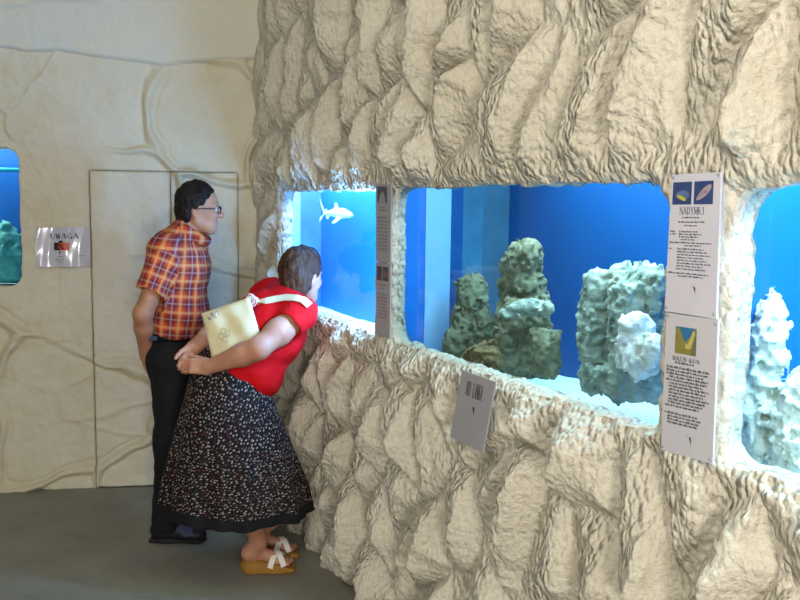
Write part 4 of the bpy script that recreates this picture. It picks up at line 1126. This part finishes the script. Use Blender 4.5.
# hair
S = SDF(); f, l, u = frw
S.ell(Lw(-.012, 0, .012), (.106, .088, .106), Rw, k=.02); S.ell(Lw(-.050, 0, -.055), (.054, .074, .070), Rw, k=.03)
S.cut(Lw(.070, 0, .045), unit(f * 1.0 - u * .55), .015)
S.ell(Lw(.070, 0, -.075), (.090, .13, .10), Rw, k=.015, sub=True)
for s in (-1, 1): S.ell(Lw(-.004, s * .085, -.036), (.022, .03, .034), Rw, k=.008, sub=True)
S.cut(Lw(-.06, 0, -.118), unit(-u + f * .3), .01)
hw = sobj('hair', S, .004, M['hair_brown'], wom, noise=lambda P: .006 * vnoise(P, (.022, .022, .035)) + .003 * vnoise(P, .012))
mb = MB(); mb.tube([Lw(.022 + .02 * math.sin(t), .086 * math.cos(t), .012 + .099 * math.sin(t)) for t in np.linspace(.15, math.pi - .15, 18)], .0042, 8); mb.build('hairband', simple('dark_blue_hairband', '#1c2748', .2), wom, smooth=True)
# red top
sl_a, sl_b = Jw(302, 313, .0), Jw(287, 327, -.062); sl_c, sl_d = Jw(272, 293, .32), Jw(252, 303, .31)
S = SDF()
S.ell(Jw(243, 361, .05), (.17, .180, .155), RT, k=.05); S.ell(Jw(262, 336, .09), (.17, .178, .150), RT, k=.06); S.ell(Jw(276, 318, .14), (.14, .175, .135), RT, k=.06)
S.ell(Jw(252, 322, .13), (.13, .16, .10), RT, k=.06); S.ell(Jw(283, 344, .05), (.07, .08, .085), k=.05); S.ell(Jw(286, 338, .16), (.08, .09, .09), k=.05); S.ell(Jw(263, 376, .05), (.09, .12, .10), k=.05)
S.cap(Jw(298, 314, .02), Jw(270, 294, .30), .072, k=.05); S.cap(sl_a, sl_b, .070, .066, k=.03); S.cap(sl_c, sl_d, .070, .066, k=.03)
S.cap(Jw(287, 304, .155), Jw(291, 294, .165), .082, .07, k=.03); S.cap(Jw(292, 294, .165), Jw(298, 276, .17), .060, .058, k=.004, sub=True)
S.cut(Jw(237, 395, .02), unit(V3(-.38, .10, -.92)), .01)
for a, b in ((sl_a, sl_b), (sl_c, sl_d)): S.cap(b + unit(b - a) * .045, b + unit(b - a) * .12, .085, .08, k=.006, sub=True)
top = sobj('red_top', S, .005, M['red'], wom, noise=lambda P: .005 * vnoise(P, (.08, .08, .05)) + .0035 * vnoise(P + 4, (.035, .06, .05)))
# skirt
NA, NT_ = 144, 70
prof = [(0, 233, 352, .125, .120), (.16, 231, 385, .176, .160), (.45, 234, 437, .250, .220), (.8, 236, 484, .308, .262), (1, 236, 508, .322, .275)]
pt = [p[0] for p in prof]
def skirt(t0, t1, nt, name, mat, parent, grow=0.):
    V = []; UV = []
    for t in np.linspace(t0, t1, nt):
        cx, cy, rx, ry = (np.interp(t, pt, [p[i] for p in prof]) for i in (1, 2, 3, 4)); C = Jw(cx, cy, .02)
        a = np.linspace(0, 2 * math.pi, NA)
        fold = 1 + (.045 * np.sin(9 * a + 1.2 + 1.5 * np.sin(2 * a)) + .028 * np.sin(17 * a + 2 * np.sin(a))) * sst(.1, .9, t)
        tilt = -.12 * (1 - t) * 1.2 - .035 * t
        x = rx * np.cos(a) * fold + grow * np.cos(a); y = ry * np.sin(a) * fold + grow * np.sin(a)
        z = C[2] + x * tilt * 2.4 * (1 - t * .72) + .006 * np.sin(5 * a) * t
        V.append(np.stack([C[0] + x, C[1] + y, z], -1)); UV.append(np.stack([(a - math.pi * .5) * (.17 + .13 * t), np.full(NA, t * .62), 0 * a], -1))
    return mesh_obj(name, np.concatenate(V), grid_faces(nt, NA), mat, parent, attr=np.concatenate(UV))
sk = skirt(0, .93, 64, 'skirt', M['print'], wom)
skirt(.925, 1.03, 10, 'hem_band', M['black_cloth'], sk, .004)
for o in (sk, sk.children[0]):
    md = o.modifiers.new('thickness', 'SOLIDIFY'); md.thickness = .003
# shoulder bag
bt = surf(top)
cn = [hit(bt, x, y, .012) for x, y in ((206, 318), (247, 301), (255, 338), (222, 362))]
px4 = [(200.5, 314), (248.5, 297.5), (263, 347), (213.5, 370)]
yb = min(c[1] for c in cn) - .012
dys = [yb + .02, yb + .0, yb - .005, yb + .01]
c4 = [on_plane(x, y, V3(0, Y_, 0), V3(0, 1, 0)) for (x, y), Y_ in zip(px4, dys)]
def bagpt(a, b, s):
    e = 1 - .03 * math.sin(math.pi * b); p = c4[0] * (1 - a) * (1 - b) + c4[1] * a * (1 - b) + c4[2] * a * b + c4[3] * (1 - a) * b
    puff = (max(0, 1 - (2 * a - 1) ** 4) * max(0, 1 - (2 * b - 1) ** 4)) ** .5
    wr_ = .004 * math.sin(9 * b + 4 * a) + .003 * math.sin(14 * a - 5 * b)
    return p + V3(.15, -1, .1) * s * (.004 + .020 * puff + (wr_ * puff if s > 0 else 0)) + V3(0, .020, 0)
n = 28; q = np.linspace(0, 1, n)
V = [bagpt(a, b, 1) for a in q for b in q] + [bagpt(a, b, -1) for a in q for b in q]
f1 = grid_faces(n, n); f2 = grid_faces(n, n, flip=True) + n * n
rim = [i * n for i in range(n)] + [(n - 1) * n + j for j in range(1, n)] + [i * n + n - 1 for i in range(n - 2, -1, -1)] + [j for j in range(n - 2, 0, -1)]
f3 = np.array([[rim[i], rim[i] + n * n, rim[(i + 1) % len(rim)] + n * n, rim[(i + 1) % len(rim)]] for i in range(len(rim))])
fc = np.concatenate([f1, f2, f3])
bag = mesh_obj('shoulder_bag', np.array(V), fc, M['bag']); tag(bag, 'cream shoulder bag slung across the back of the bending woman', 'bag')
sp_px = [(248, 299), (256, 303), (266, 302), (276, 300), (286, 298.5), (296, 299), (303, 301), (309, 306), (313, 313)]
sp = [c4[1] + V3(0, .012, 0)] + [hit(bt, x, y, .007) for x, y in sp_px[1:-1]]
nrm = []
for p in sp:
    loc, no, _, _ = bt.find_nearest(Vector(p)); nrm.append(V3(*no))
ribbon('strap', sp, nrm, .036, .005, M['bag'], bag)
lk = sp[1]
M['red_link'] = simple('red_white_link', '#d04a48', .4, c2='#e8dcd0', vscale=120)
for i in range(3):
    c_ = c4[1] * (1 - (.35 + .35 * i)) + sp[1] * (.35 + .35 * i) + V3(0, -.012, 0)
    mb = MB(); mb.tube([c_ + V3(.016 * math.cos(t), -.004 * (i % 2), .022 * math.sin(t)) for t in np.linspace(0, 2 * math.pi, 13)], .0045, 6, cap=False); mb.build('chain_link', M['red_link'], bag, smooth=True)
def on_bag(a, b, l=.004): return bagpt(a, b, 1) + V3(.1, -1, .1) * l
mb = MB()
for k in range(4):
    th = k * math.pi / 2; ca, cb = .36 + .075 * math.cos(th), .50 + .075 * math.sin(th)
    mb = MB(); mb.tube([on_bag(ca + .05 * math.cos(t), cb + .05 * math.sin(t)) for t in np.linspace(0, 2 * math.pi, 11)], .0022, 5, cap=False); mb.build('quilted_petal', simple('cream_piping', '#bdb48c', .6), bag, smooth=True)
mb = MB(); mb.tube([on_bag(.12 + .22 * t, .10 + .05 * math.sin(t * 12), .006) for t in np.linspace(0, 1, 16)], .0035, 6); mb.build('chain', M['silver'], bag, smooth=True)
